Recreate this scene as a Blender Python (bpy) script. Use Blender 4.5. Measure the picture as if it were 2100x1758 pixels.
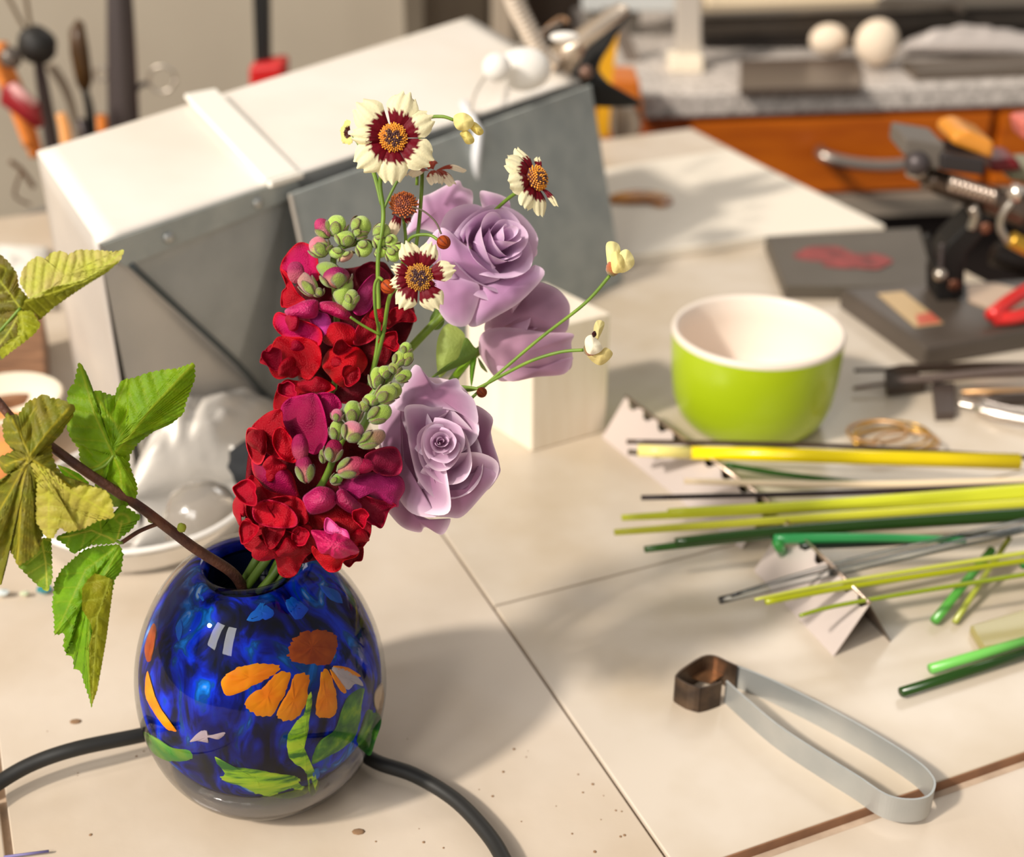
import bpy, math, random
from mathutils import Vector, Matrix, noise
R = random.Random(7)
S = bpy.context.scene
COL = S.collection
for o in list(bpy.data.objects): bpy.data.objects.remove(o)

# ---------------------------------------------------------------- camera
F, CX, CY, H, PITCH = 2716.0, 1050.0, 879.0, 0.5, math.radians(28.9)
CAM = Vector((0, 0, H))
FW = Vector((0, math.cos(PITCH), -math.sin(PITCH)))
UP = Vector((0, math.sin(PITCH), math.cos(PITCH)))
cd = bpy.data.cameras.new('camera'); cam = bpy.data.objects.new('camera', cd); COL.objects.link(cam)
cam.location = CAM; cam.rotation_euler = (math.pi / 2 - PITCH, 0, 0)
cd.sensor_width = 36; cd.lens = 36 * F / 2100; cd.clip_start = .01; cd.clip_end = 60
cd.dof.use_dof = True; cd.dof.focus_distance = .612; cd.dof.aperture_fstop = 5.9
S.camera = cam
# ---------------------------------------------------------------- view, sky and light
S.view_settings.view_transform = 'Standard'; S.view_settings.look = 'None'
S.view_settings.gamma = 1; S.view_settings.exposure = 0; S.view_settings.use_curve_mapping = False
w = bpy.data.worlds.new('world'); S.world = w; w.use_nodes = True
bg = w.node_tree.nodes['Background']; bg.inputs[0].default_value = (1, .96, .92, 1); bg.inputs[1].default_value = .36
SUN_FROM = Vector((-.80, -.56, .80)).normalized()
sd = bpy.data.lights.new('sun', 'SUN'); sd.energy = 3.3; sd.color = (1, .915, .80); sd.angle = math.radians(4.5)
so = bpy.data.objects.new('sun', sd); COL.objects.link(so)
so.rotation_euler = (-SUN_FROM).to_track_quat('-Z', 'Y').to_euler()
def area(name, loc, target, sx, sy, e, colr):
    l = bpy.data.lights.new(name, 'AREA'); l.shape = 'RECTANGLE'; l.size = sx; l.size_y = sy; l.energy = e; l.color = colr
    o = bpy.data.objects.new(name, l); COL.objects.link(o); o.location = loc
    o.rotation_euler = (Vector(target) - Vector(loc)).to_track_quat('-Z', 'Y').to_euler()
for i in range(2):
    area('window_light', (-1.55 + i * .62, -1.1 - .35 * i, 1.75), (-.1, .6, .1), .42, 1.0, 17, (1, .97, .92))
area('window_light', (-1.9, -.1, 1.5), (-.1, .6, .1), .16, 1.1, 8, (1, .97, .92))
area('window_light', (1.6, 4.2, 2.6), (0.2, .9, 0), 1.4, 1.0, 24, (1, .96, .9))

# ---------------------------------------------------------------- unprojection
def dirn(px, py):
    return FW + Vector((1, 0, 0)) * ((px - CX) / F) + UP * ((CY - py) / F)
def P(px, py, d): return CAM + dirn(px, py) * d
def G(px, py, z=0.0):
    v = dirn(px, py); return CAM + v * ((z - H) / v.z)
def V(px, py, Y):
    v = dirn(px, py); return CAM + v * (Y / v.y)
def depth(p): return (p - CAM).dot(FW)

# ---------------------------------------------------------------- materials
def lin(c):
    return tuple((x / 255 / 12.92 if x / 255 <= .04045 else ((x / 255 + .055) / 1.055) ** 2.4) for x in c)
MATS = {}
def mat(name, c=(128, 128, 128), rough=.5, metal=0., spec=.5, coat=0., var=None, vs=8., vscale=(1, 1, 1), bump=0., bs=40., alpha=1., emit=None, trans=0., ior=1.5, attr=False, transl=0., sheen=0., ramp=None, detail=4.):
    if name in MATS: return MATS[name]
    m = bpy.data.materials.new(name); m.use_nodes = True; nt = m.node_tree; N = nt.nodes; L = nt.links
    b = N['Principled BSDF']; out = N['Material Output']
    b.inputs['Base Color'].default_value = (*lin(c), 1); b.inputs['Roughness'].default_value = rough
    b.inputs['Metallic'].default_value = metal; b.inputs['Specular IOR Level'].default_value = spec
    b.inputs['Coat Weight'].default_value = coat; b.inputs['Coat Roughness'].default_value = .03
    b.inputs['IOR'].default_value = ior; b.inputs['Transmission Weight'].default_value = trans
    b.inputs['Sheen Weight'].default_value = sheen
    tc = N.new('ShaderNodeTexCoord'); mp = N.new('ShaderNodeMapping'); L.new(tc.outputs['Object'], mp.inputs[0]); mp.inputs['Scale'].default_value = vscale
    src = None
    if attr:
        a = N.new('ShaderNodeAttribute'); a.attribute_name = 'col'; src = a.outputs['Color']
    if var or ramp:
        n = N.new('ShaderNodeTexNoise'); n.inputs['Scale'].default_value = vs; n.inputs['Detail'].default_value = detail; L.new(mp.outputs[0], n.inputs[0])
        r = N.new('ShaderNodeValToRGB'); L.new(n.outputs[0], r.inputs[0])
        if ramp:
            while len(r.color_ramp.elements) < len(ramp): r.color_ramp.elements.new(.5)
            for e, (p, cc) in zip(r.color_ramp.elements, ramp): e.position = p; e.color = (*lin(cc), 1)
            src = r.outputs[0]
        else:
            r.color_ramp.elements[0].position = .35; r.color_ramp.elements[1].position = .65
            r.color_ramp.elements[0].color = (*lin(c), 1); r.color_ramp.elements[1].color = (*lin(var), 1)
            src = r.outputs[0]
    if src: L.new(src, b.inputs['Base Color'])
    if bump:
        n2 = N.new('ShaderNodeTexNoise'); n2.inputs['Scale'].default_value = bs; n2.inputs['Detail'].default_value = 5; L.new(mp.outputs[0], n2.inputs[0])
        bp = N.new('ShaderNodeBump'); bp.inputs['Strength'].default_value = bump; bp.inputs['Distance'].default_value = .002
        L.new(n2.outputs[0], bp.inputs['Height']); L.new(bp.outputs[0], b.inputs['Normal'])
    if transl:
        t = N.new('ShaderNodeBsdfTranslucent'); mx = N.new('ShaderNodeMixShader'); mx.inputs[0].default_value = transl
        if src: L.new(src, t.inputs[0])
        else: t.inputs[0].default_value = (*lin(c), 1)
        L.new(b.outputs[0], mx.inputs[1]); L.new(t.outputs[0], mx.inputs[2]); L.new(mx.outputs[0], out.inputs[0])
    MATS[name] = m; return m
def clear(name, tint, rough=.02, reflect=1.0):
    """thin clear glass: see-through with Fresnel reflections"""
    m = bpy.data.materials.new(name); m.use_nodes = True; nt = m.node_tree; N = nt.nodes; L = nt.links
    N.remove(N['Principled BSDF']); out = N['Material Output']
    t = N.new('ShaderNodeBsdfTransparent'); t.inputs[0].default_value = (*tint, 1)
    g = N.new('ShaderNodeBsdfGlossy'); g.inputs['Roughness'].default_value = rough
    f = N.new('ShaderNodeFresnel'); f.inputs[0].default_value = 1.5
    mu = N.new('ShaderNodeMath'); mu.operation = 'MULTIPLY'; mu.inputs[1].default_value = reflect; L.new(f.outputs[0], mu.inputs[0])
    mx = N.new('ShaderNodeMixShader'); L.new(mu.outputs[0], mx.inputs[0]); L.new(t.outputs[0], mx.inputs[1]); L.new(g.outputs[0], mx.inputs[2]); L.new(mx.outputs[0], out.inputs[0])
    MATS[name] = m; return m
PETAL = mat('petal', attr=True, rough=.55, spec=.25, transl=.30, bump=.15, bs=900)
ROSEM = mat('rose_petal', attr=True, rough=.7, spec=.15, transl=.28, sheen=.1)
SNAP = mat('snapdragon_petal', attr=True, rough=.45, spec=.18, transl=.14, bump=.5, bs=1500)
GLOSS = mat('snapdragon_gloss', attr=True, rough=.30, spec=.6, transl=.12, bump=.7, bs=1100)
LEAF = mat('leaf', attr=True, rough=.5, spec=.3, transl=.42, bump=.3, bs=700)
BUDM = mat('bud', attr=True, rough=.5, spec=.3, bump=.5, bs=2500, sheen=.4)
STEM = mat('stem_green', (120, 150, 40), rough=.5, var=(95, 125, 35), vs=60)
BARK = mat('bark', (105, 62, 38), rough=.6, var=(70, 38, 28), vs=90, bump=.5, bs=400)

# ---------------------------------------------------------------- objects
ORG = {}
class MB:
    def __init__(s): s.v = []; s.f = []; s.c = []
    def add(s, v, f, c=None):
        n = len(s.v); s.v += [Vector(x) for x in v]; s.f += [tuple(i + n for i in q) for q in f]
        if c is None: s.c += [(1, 1, 1)] * len(v)
        elif isinstance(c[0], (int, float)): s.c += [c] * len(v)
        else: s.c += list(c)
        return s
def tag(o, label, cat, group=None, kind=None):
    if label: o['label'] = label
    if cat: o['category'] = cat
    if group: o['group'] = group
    if kind: o['kind'] = kind
    return o
def thing(name, label, cat, loc, group=None):
    o = bpy.data.objects.new(name, None); COL.objects.link(o); o.location = loc; o.empty_display_size = .01
    ORG[o] = Vector(loc); return tag(o, label, cat, group)
def obj(name, mb, m, parent=None, label=None, cat=None, group=None, kind=None, smooth=True, bevel=0, solid=0, sub=0):
    me = bpy.data.meshes.new(name)
    if parent is not None: org = ORG[parent]
    else:
        xs = [p.x for p in mb.v]; ys = [p.y for p in mb.v]
        org = Vector(((min(xs) + max(xs)) / 2, (min(ys) + max(ys)) / 2, min(p.z for p in mb.v)))
    me.from_pydata([p - org for p in mb.v], [], mb.f); me.validate(); me.update()
    if any(c != (1, 1, 1) for c in mb.c) and len(me.vertices) == len(mb.c):
        a = me.color_attributes.new('col', 'FLOAT_COLOR', 'POINT')
        a.data.foreach_set('color', [x for c in mb.c for x in (c[0], c[1], c[2], 1)])
    if smooth: me.polygons.foreach_set('use_smooth', [True] * len(me.polygons))
    me.materials.append(m)
    o = bpy.data.objects.new(name, me); COL.objects.link(o)
    if parent is not None: o.parent = parent
    else: o.location = org
    ORG[o] = org
    if smooth and bevel:
        pass
    if solid:
        md = o.modifiers.new('s', 'SOLIDIFY'); md.thickness = solid; md.offset = 0
    if bevel:
        md = o.modifiers.new('b', 'BEVEL'); md.width = bevel; md.segments = 2; md.limit_method = 'ANGLE'
    if sub:
        md = o.modifiers.new('u', 'SUBSURF'); md.levels = md.render_levels = sub
    return tag(o, label, cat, group, kind)
# --- shape makers: (verts, faces)
def prism(poly, ext):
    n = len(poly); ext = Vector(ext); v = [Vector(p) for p in poly] + [Vector(p) + ext for p in poly]
    a = Vector((0, 0, 0))
    for i in range(n): a += v[i].cross(v[(i + 1) % n])
    flip = a.dot(ext) > 0
    f = [tuple(range(n)), tuple(reversed(range(n, 2 * n)))] + [(i, i + n, (i + 1) % n + n, (i + 1) % n) for i in range(n)]
    if flip: f = [tuple(reversed(q)) for q in f]
    return v, f
def onG(pts, z, h): return prism([G(x, y, z + h) for x, y in pts], (0, 0, -h))
def onV(pts, Y, t): return prism([V(x, y, Y) for x, y in pts], (0, t, 0))
def box(c, s, rz=0., M=None):
    c = Vector(c); m = M or Matrix.Rotation(rz, 3, 'Z'); v = []
    for i in range(8): v.append(c + m @ Vector((s[0] * ((i & 1) - .5), s[1] * ((i >> 1 & 1) - .5), s[2] * ((i >> 2) - .5))))
    return v, [(0, 2, 3, 1), (4, 5, 7, 6), (0, 1, 5, 4), (2, 6, 7, 3), (0, 4, 6, 2), (1, 3, 7, 5)]
def catmull(pts, k=6, closed=False):
    n = len(pts); out = []
    rng = range(n if closed else n - 1)
    for i in rng:
        if closed: a, b, c, d = (pts[(i - 1) % n], pts[i], pts[(i + 1) % n], pts[(i + 2) % n])
        else: a, b, c, d = pts[max(i - 1, 0)], pts[i], pts[i + 1], pts[min(i + 2, n - 1)]
        for j in range(k):
            t = j / k
            out.append(tuple(.5 * (2 * q + (r - p) * t + (2 * p - 5 * q + 4 * r - s) * t * t + (-p + 3 * q - 3 * r + s) * t ** 3) for p, q, r, s in zip(a, b, c, d)))
    if not closed: out.append(tuple(pts[-1]))
    return out
def tube(path, rad, n=10, cap=True, flat=1.0):
    path = [Vector(p) for p in path]; m = len(path)
    if not isinstance(rad, (list, tuple)): rad = [rad] * m
    if len(rad) == 2 and m > 2: rad = [rad[0] + (rad[1] - rad[0]) * i / (m - 1) for i in range(m)]
    v = []; f = []; u = None
    for i, p in enumerate(path):
        t = (path[min(i + 1, m - 1)] - path[max(i - 1, 0)])
        t = t.normalized() if t.length > 1e-9 else Vector((0, 0, 1))
        if u is None: u = t.orthogonal().normalized()
        u = (u - t * u.dot(t)); u = u.normalized() if u.length > 1e-6 else t.orthogonal().normalized()
        w_ = t.cross(u)
        for j in range(n):
            a = 2 * math.pi * j / n; v.append(p + (u * math.cos(a) + w_ * math.sin(a) * flat) * rad[i])
    for i in range(m - 1):
        for j in range(n):
            a = i * n + j; b = i * n + (j + 1) % n; f.append((a, b, b + n, a + n))
    if cap: f.append(tuple(reversed(range(n)))); f.append(tuple(range((m - 1) * n, m * n)))
    return v, f
def ptube(pts, rpx, k=6, n=8, **kw):
    """tube through (px, py, depth) points, radius in photo pixels"""
    q = catmull(pts, k) if len(pts) > 2 else pts
    d0 = pts[0][2]; sc = lambda r: r * d0 / F
    rad = [sc(r) for r in rpx] if isinstance(rpx, (list, tuple)) else sc(rpx)
    return tube([P(*x) for x in q], rad, n, **kw)
def lathe(prof, c, n=48, axis=None):
    c = Vector(c); m = (axis.to_track_quat('Z', 'Y').to_matrix() if axis is not None else Matrix.Identity(3))
    v = []; f = []; k = len(prof)
    for r, z in prof:
        for j in range(n):
            a = 2 * math.pi * j / n; v.append(c + m @ Vector((r * math.cos(a), r * math.sin(a), z)))
    for i in range(k - 1):
        for j in range(n):
            a = i * n + j; b = i * n + (j + 1) % n; f.append((a, b, b + n, a + n))
    return v, f
def ball(c, r, n=12, m=8, axis=None, sc=(1, 1, 1), bump=0):
    c = Vector(c); M = (Vector(axis).to_track_quat('Z', 'Y').to_matrix() if axis is not None else Matrix.Identity(3))
    v = []; f = []
    for i in range(m + 1):
        th = math.pi * i / m
        for j in range(n):
            ph = 2 * math.pi * j / n
            q = Vector((math.sin(th) * math.cos(ph) * sc[0], math.sin(th) * math.sin(ph) * sc[1], math.cos(th) * sc[2]))
            if bump: q *= 1 + bump * noise.noise(q * 2.3 + c * 37)
            v.append(c + M @ (q * r))
    for i in range(m):
        for j in range(n):
            a = i * n + j; b = i * n + (j + 1) % n; f.append((a, a + n, b + n, b))
    return v, f
def inside_rings(outline, rings):
    n = len(outline); cx = sum(p[0] for p in outline) / n; cy = sum(p[1] for p in outline) / n
    return n, cx, cy
def sheet(mb, outline, d, bulge=.0, tx=0., ty=0., ruf=0., k=5, curl=0., c=(1, 0, 0), ce=None, cc=None, rings=9, sm=5, center=None, ph=0., pw=2., jag=0., wr=0., fn=None, fold=0., fl=9., fa=None):
    """a petal with a real curved surface; outline gives its edge, d its distance, bulge/tilt/ruffle its form"""
    pts = catmull(outline, sm, True) if sm > 1 else list(outline)
    n = len(pts)
    if center: cx, cy = center
    else: cx = sum(p[0] for p in pts) / n; cy = sum(p[1] for p in pts) / n
    c0 = lin(c); ce = lin(ce) if ce else c0; cc = lin(cc) if cc else c0
    v = []; cols = []; f = []
    s = d / F
    rr = R.random() * 50; fa = R.uniform(-.9, .9) if fa is None else fa; fc, fs = math.cos(fa), math.sin(fa)
    for i in range(rings + 1):
        q = i / rings
        for j, (x, y) in enumerate(pts):
            th = 2 * math.pi * j / n
            g = 1 + jag * (R.random() - .5) * (i == rings)
            X = cx + (x - cx) * q * g; Y = cy + (y - cy) * q * g
            off = tx * (X - cx) * s + ty * (Y - cy) * s - bulge * (1 - q ** pw) + ruf * q * q * math.sin(k * th + ph) + curl * q ** 5
            if wr: off += wr * (noise.noise(Vector((X * .02, Y * .02, rr))) + .35 * noise.noise(Vector((X * .06, Y * .06, rr))) * q)
            if fold: off += fold * q * q * math.sin(((X - cx) * fc + (Y - cy) * fs) / fl + rr)
            if fn: off += fn(X, Y)
            v.append(P(X, Y, d + off))
            t = q ** 3
            e = max(0, (q - .86) / .14)
            col = tuple(cc[a] * (1 - t) + c0[a] * t for a in range(3))
            col = tuple(col[a] * (1 - e) + ce[a] * e for a in range(3))
            nz = 1 + .22 * noise.noise(Vector((X * .035, Y * .035, rr)))
            cols.append(tuple(min(1, a * nz) for a in col))
    for i in range(rings):
        for j in range(n):
            a = i * n + j; b = i * n + (j + 1) % n; f.append((a, b, b + n, a + n))
    mb.add(v, f, cols)
    return mb
# ================================================================ setting
AZ = math.radians(23.2)
EU = Vector((math.cos(AZ), math.sin(AZ), 0)); EV = Vector((-math.sin(AZ), math.cos(AZ), 0)); EZ = Vector((0, 0, 1))
T0 = G(1012, 1243)                                    # where three bench tiles meet
def UV(u, v, z=0.): p = T0 + EU * u + EV * v; return Vector((p.x, p.y, z))
def toUV(p): q = p - T0; return q.dot(EU), q.dot(EV)
uR = toUV(G(1800, 462))[0]; vB = toUV(G(1400, 265))[1]; uL = -1.15; vF = -1.1
wallpaint = mat('wall_paint', (226, 212, 188), rough=.8, var=(218, 203, 180), vs=3)
f = MB(); f.add(*box((0, 1.5, -.78), (9, 9, .04))); obj('floor', f, mat('floor_vinyl', (70, 60, 52), rough=.6, var=(58, 50, 44), vs=5), kind='structure', smooth=False)
# back wall, seen beyond the bench on the left
wv = vB + .62
mb = MB(); mb.add(*prism([UV(uL - 1.6, wv, -.76), UV(uL - 1.6, wv, 1.4), UV(*(toUV(V(866, 100, 2.15))[0:1] + (wv,)), 1.4), UV(toUV(V(866, 100, 2.15))[0], wv, -.76)], EV * .06))
obj('wall_back', mb, wallpaint, kind='structure', smooth=False)
mb = MB(); mb.add(*onV([(-2600, -1500), (4800, -1500), (4800, 1300), (-2600, 1300)], 3.4, .06))
obj('wall_far', mb, mat('wall_far_paint', (128, 116, 100), rough=.8, var=(140, 128, 112), vs=2), kind='structure', smooth=False)
mb = MB(); mb.add(*onV([(868, -220), (1000, -220), (1003, 420), (868, 420)], 2.35, .3))
obj('opening_strip', mb, mat('dark_opening', (112, 98, 80), rough=.7), kind='structure', smooth=False, bevel=.006)  # solid strip, the dark of the opening there put into its colour
mb = MB(); mb.add(*onV([(1008, -220), (1050, -220), (1050, 420), (1008, 420)], 2.3, .1))
obj('trim_2', mb, mat('pale_trim', (176, 160, 140), rough=.7), kind='structure', smooth=False, bevel=.004)
mb = MB(); mb.add(*onV([(1075, -220), (1235, -220), (1240, 330), (1080, 330)], 2.6, .2))
obj('trim_3', mb, mat('brown_trim', (96, 82, 70), rough=.7), kind='structure', smooth=False, bevel=.004)

# ================================================================ bench with tiles
bench = thing('workbench', 'pale tiled workbench that everything stands on', 'workbench', (0, 1.0, -.75))
boardm = mat('bench_board', (216, 202, 186), rough=.42, spec=.35, var=(198, 180, 158), vs=7, bump=.15, bs=60)
tilem = mat('bench_tile', (214, 201, 185), rough=.27, spec=.5, var=(198, 181, 158), vs=10, bump=.06, bs=30)
groutm = mat('grout', (200, 176, 152), rough=.9, var=(176, 152, 130), vs=60)
mb = MB(); mb.add(*prism([UV(uL, vF, -.0065), UV(uR, vF, -.0065), UV(uR, vB, -.0065), UV(uL, vB, -.0065)], (0, 0, -.038)))
obj('top', mb, groutm, bench, smooth=False)
def btile(u0, v0, u1, v1, z=0., m=tilem, th=.006, lab=None):
    mb = MB(); mb.add(*prism([UV(u0, v0, z), UV(u1, v0, z), UV(u1, v1, z), UV(u0, v1, z)], (0, 0, -th)))
    return obj('tile', mb, m, bench, smooth=False, bevel=.0007, label=lab)
vfront = toUV(G(1480, 1758, .0))[1]
g = .0008; TW = .62
us = -.0 + g
btile(us, vfront, uR - .0, -g, .0)                       # main tile in front of the joint
vmid = toUV(G(1280, 525))[1]
btile(us, g, uR, vmid, .0)                               # tile beyond the joint
btile(us, vmid + g, uR, vB, -.0005, boardm)
ul = toUV(G(20, 1700))[0]
btile(ul, vF, -g, .36, -.0012, boardm)                     # long board under the vase
btile(ul, .36 + 2 * g, -g, vB, -.0012, boardm)
btile(uL, vF, ul - .004, -.05, -.0022, boardm)
btile(uL, -.05 + .003, ul - .004, vB, -.0022, boardm)
btile(us, vF, uR, vfront - .005, -.0056, boardm, th=.0008)
mb = MB(); mb.add(*prism([UV(us, vfront - .0008, -.0006), UV(uR, vfront - .0008, -.0006), UV(uR, vfront, -.0006), UV(us, vfront, -.0006)], (0, 0, -.0058))); obj('tile_edge', mb, mat('fired_clay', (146, 104, 74), rough=.8, var=(128, 90, 64), vs=60), bench, smooth=False, label='brown unglazed front edge of the tile')
edge = MB(); edge.add(*prism([UV(uL, vF, -.045), UV(uR - .02, vF, -.045), UV(uR - .02, vB - .02, -.045), UV(uL, vB - .02, -.045)], (0, 0, -.12)))
obj('apron', edge, mat('bench_frame', (84, 52, 30), rough=.6), bench, smooth=False)
for (u, v) in ((uL + .05, vF + .05), (uR - .08, vF + .05), (uR - .08, vB - .08), (uL + .05, vB - .08)):
    q = UV(u, v); mb = MB(); mb.add(*box((q.x, q.y, -.455), (.06, .06, .60), AZ)); obj('leg', mb, MATS['bench_frame'], bench, smooth=False)

# dark stain of glue and rust crumbs along the front tile edge
mb = MB()
for i in range(40):
    x = 1850 + 150 * (R.random() ** .8); y = 1672 - (x - 1850) * .28 + R.gauss(0, 8)
    mb.add(*ball(G(x, y, -.0082), .0006 + R.random() * .0014, 6, 4, sc=(1, 1, .3)))
obj('rust_crumbs', mb, mat('rust', (120, 52, 24), rough=.9), label='scatter of rusty brown crumbs at the front tile edge', cat='crumbs', kind='stuff')
mb = MB()
for i in range(46):
    x = R.uniform(30, 1300); y = R.uniform(1500, 1750)
    mb.add(*ball(G(x, y, -.0011), .0003 + R.random() * .0007, 6, 4, sc=(1, 1, .3)))
for x, y in ((735, 1706), (155, 1480)): mb.add(*ball(G(x, y, -.001), .0022, 8, 5, sc=(1.6, 1, .2)))
obj('bench_specks', mb, mat('speck', (140, 108, 78), rough=.9), label='tiny brown specks of grit on the bench around the vase', cat='grit', kind='stuff')

# loose white board far right
mb = MB(); mb.add(*onG([(1222, 348), (1493, 305), (1815, 462), (1580, 482), (1262, 527)], 0, .010))
obj('white_board', mb, mat('white_board', (240, 230, 214), rough=.5), label='white square board lying on the bench behind the green cup', cat='board', smooth=False, bevel=.001)
mb = MB(); q = catmull([(1244, 405, 0), (1275, 392, 0), (1320, 388, 0), (1360, 393, 0), (1380, 408, 0), (1355, 416, 0), (1330, 410, 0), (1290, 410, 0)], 4, True)
mb.add(*prism([G(x, y, .016) for x, y, _ in q], (0, 0, -.006)))
obj('glass_leaf', mb, mat('amber', (214, 140, 50), rough=.25, coat=.6, var=(150, 92, 40), vs=40), label='flat amber leaf-shaped piece lying on the white board', cat='glass piece', bevel=.002)

# ================================================================ metal hood
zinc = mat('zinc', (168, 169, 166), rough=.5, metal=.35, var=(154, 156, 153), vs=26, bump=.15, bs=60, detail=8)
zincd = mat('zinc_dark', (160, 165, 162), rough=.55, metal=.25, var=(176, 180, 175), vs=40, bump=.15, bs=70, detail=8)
zincp = mat('zinc_sunlit', (252, 244, 234), rough=.36, metal=.05, spec=.6, var=(240, 230, 216), vs=6, bump=.06, bs=30)  # same sheet metal with the sun on the top put into its colour
ZT = .182
FL, FR, BR, BL = G(202, 500, ZT), G(1190, 167, ZT), G(962, 36, ZT + .03), G(76, 312, ZT + .03)
hood = thing('metal_hood', 'large dented sheet-metal hood with a top coloured pale as if sunlit behind the bouquet', 'metal hood', (FL + (FR - FL) * .5).xy.to_3d())
def lerp(a, b, t): return a + (b - a) * t
def gridquad(a, b, c, d, nx, ny, dent, seed=0):
    v = []; f = []; n = (b - a).cross(d - a).normalized()
    for j in range(ny + 1):
        for i in range(nx + 1):
            s, t = i / nx, j / ny; p = lerp(lerp(a, b, s), lerp(d, c, s), t)
            e = min(s, 1 - s, t, 1 - t) * 4; p = p + n * dent * min(1, e) * noise.noise(Vector((s * 3 + seed, t * 3, seed)))
            v.append(p)
    for j in range(ny):
        for i in range(nx): k = j * (nx + 1) + i; f.append((k, k + 1, k + nx + 2, k + nx + 1))
    return v, f
mb = MB(); mb.add(*gridquad(FL, FR, BR, BL, 30, 16, .002, 3)); obj('top_panel', mb, zincp, hood, label='top sheet with sunlight put into its pale colour', solid=.0015)
def down(p, z=0.0, o=Vector((0, 0, 0))): return Vector((p.x, p.y, z)) + o
nrm = (FR - FL).cross(EZ).normalized()                 # outwards, towards the camera
if nrm.y > 0: nrm = -nrm
FLb, FRb = down(FL), down(FR)
# front: two triangles meeting in a diagonal crease, light put into the lower's paler colour
def onfront(px, py, out=0.0):
    v = dirn(px, py); q0 = FL; t = (q0 - CAM).dot(nrm) / v.dot(nrm); return CAM + v * t + nrm * out
A = onfront(262, 540, .002); B = onfront(470, 740, .010); Cc = onfront(556, 826, .0); Cc.z = max(Cc.z, .001)
FM = onfront(600, 362)
mb = MB()
def tri(mb, pts, dent=.0): mb.add(pts, [tuple(range(len(pts)))])
tri(mb, [FL, A, B, Cc, FM])
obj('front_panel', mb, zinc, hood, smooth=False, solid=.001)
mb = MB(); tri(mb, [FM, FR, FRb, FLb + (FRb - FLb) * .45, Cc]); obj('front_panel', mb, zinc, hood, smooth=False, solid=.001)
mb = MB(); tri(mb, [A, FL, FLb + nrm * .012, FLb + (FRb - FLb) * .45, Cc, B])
obj('front_panel', mb, mat('zinc_tilt_lit', (202, 196, 188), rough=.45, metal=.3, var=(188, 184, 178), vs=14, bump=.1, bs=40), hood, smooth=False, label='lower triangle of the front sheet, coloured paler for its tilt to the light')
mb = MB(); pp = [A, B, Cc]; q = [A + nrm * .001, lerp(A, B, .5) + nrm * .0015, B + nrm * .001, Cc + nrm * .001]
mb.add(*tube(catmull([tuple(x) for x in q], 5), .0022, 6)); obj('crease', mb, mat('crease_dark', (80, 86, 86), rough=.6, metal=.4), hood)
mb = MB(); mb.add(*gridquad(BL, FL, FLb, down(BL), 8, 10, .004, 9)); obj('side_panel', mb, mat('zinc_side_lit', (206, 196, 184), rough=.5, metal=.15, var=(184, 176, 168), vs=8, bump=.1, bs=40), hood, label='left side sheet with sunlight put into its pale colour', solid=.001)  # side turned to the sun, that light put into the paler metal
mb = MB(); mb.add(*gridquad(BR, BL, down(BL), down(BR), 8, 6, .002, 5)); obj('back_panel', mb, zinc, hood, solid=.001)
# folded lip with rivets along the upper front edge
lip = [onfront(202, 500, .002), onfront(598, 362, .002), onfront(615, 395, .002), onfront(250, 545, .002)]
mb = MB(); mb.add(*prism(lip, nrm * .0015)); obj('lip', mb, zincd, hood, smooth=False)
for x, y in ((338, 485), (521, 414)):
    mb = MB(); mb.add(*ball(onfront(x, y, .004), .0045, 12, 6, sc=(1, 1, .6), axis=nrm)); obj('rivet', mb, mat('rivet', (190, 190, 186), rough=.35, metal=.8), hood)
# seam strap over the top
mb = MB(); up = Vector((0, 0, .004))
tn = (FR - FL).cross(BL - FL).normalized(); tn = tn if tn.z > 0 else -tn
def ontop(px, py, o): v = dirn(px, py); return CAM + v * (((FL + tn * o) - CAM).dot(tn) / v.dot(tn))
mb.add(*prism([ontop(378, 192, .005), ontop(442, 180, .005), ontop(612, 350, .005), ontop(545, 370, .005)], -tn * .004))
e = [onfront(545, 370, .006), onfront(612, 350, .006), onfront(612, 362, .006), onfront(545, 383, .006)]
mb.add(*prism(e, -nrm * .005)); obj('strap', mb, mat('strap_white', (248, 242, 230), rough=.5), hood, smooth=False, bevel=.001, label='narrow white seam strap')
# right-hand slab plate
D = .03
def onslab(px, py, out=0.): return onfront(px, py, .012 + out)
SA, SB = onslab(572, 392), onslab(1192, 170); SC = G(1278, 578, .001); SDn = down(SA, .001) + (SC - down(SB, .001))
mb = MB(); mb.add(*prism([SA, SB, SC, SDn], nrm * -.003)); obj('plate', mb, zincd, hood, smooth=False, bevel=.001, label='dark grey flat plate on the right of the front')
mb = MB(); mb.add(*tube([SA, SDn], .0016, 6)); obj('seam', mb, mat('seam', (160, 150, 138), rough=.5), hood)
# crumpled foil skirt at the bottom left of the hood
def crumple(name, pts, base, hgt, m, seed, lab, cat, n=26, amp=.012):
    mb = MB(); v = []; f = []
    (a, b, c, d) = pts
    for j in range(n + 1):
        for i in range(n + 1):
            s, t = i / n, j / n; p = lerp(lerp(a, b, s), lerp(d, c, s), t)
            e = min(1, 5 * min(s, 1 - s, t, 1 - t))
            h = math.sin(math.pi * s) ** .5 * math.sin(math.pi * t) ** .5
            k = noise.fractal(Vector((s * 4 + seed, t * 4, seed * 1.7)), 1., 2.2, 4)
            p = p + EZ * (base + hgt * h + amp * e * abs(k)); v.append(p)
    for j in range(n):
        for i in range(n): k = j * (n + 1) + i; f.append((k, k + 1, k + n + 2, k + n + 1))
    mb.add(v, f); return obj(name, mb, m, label=lab, cat=cat, smooth=True, solid=.0006)
foil = mat('foil', (214, 206, 196), rough=.5, metal=.25, bump=.3, bs=50)
crumple('foil_sheet', [G(262, 1035), G(500, 985), G(600, 835), G(295, 968)], .002, .045, foil, 4, 'crumpled silver foil bundled at the foot of the hood behind the vase', 'foil', amp=.014)
mb = MB()
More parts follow.
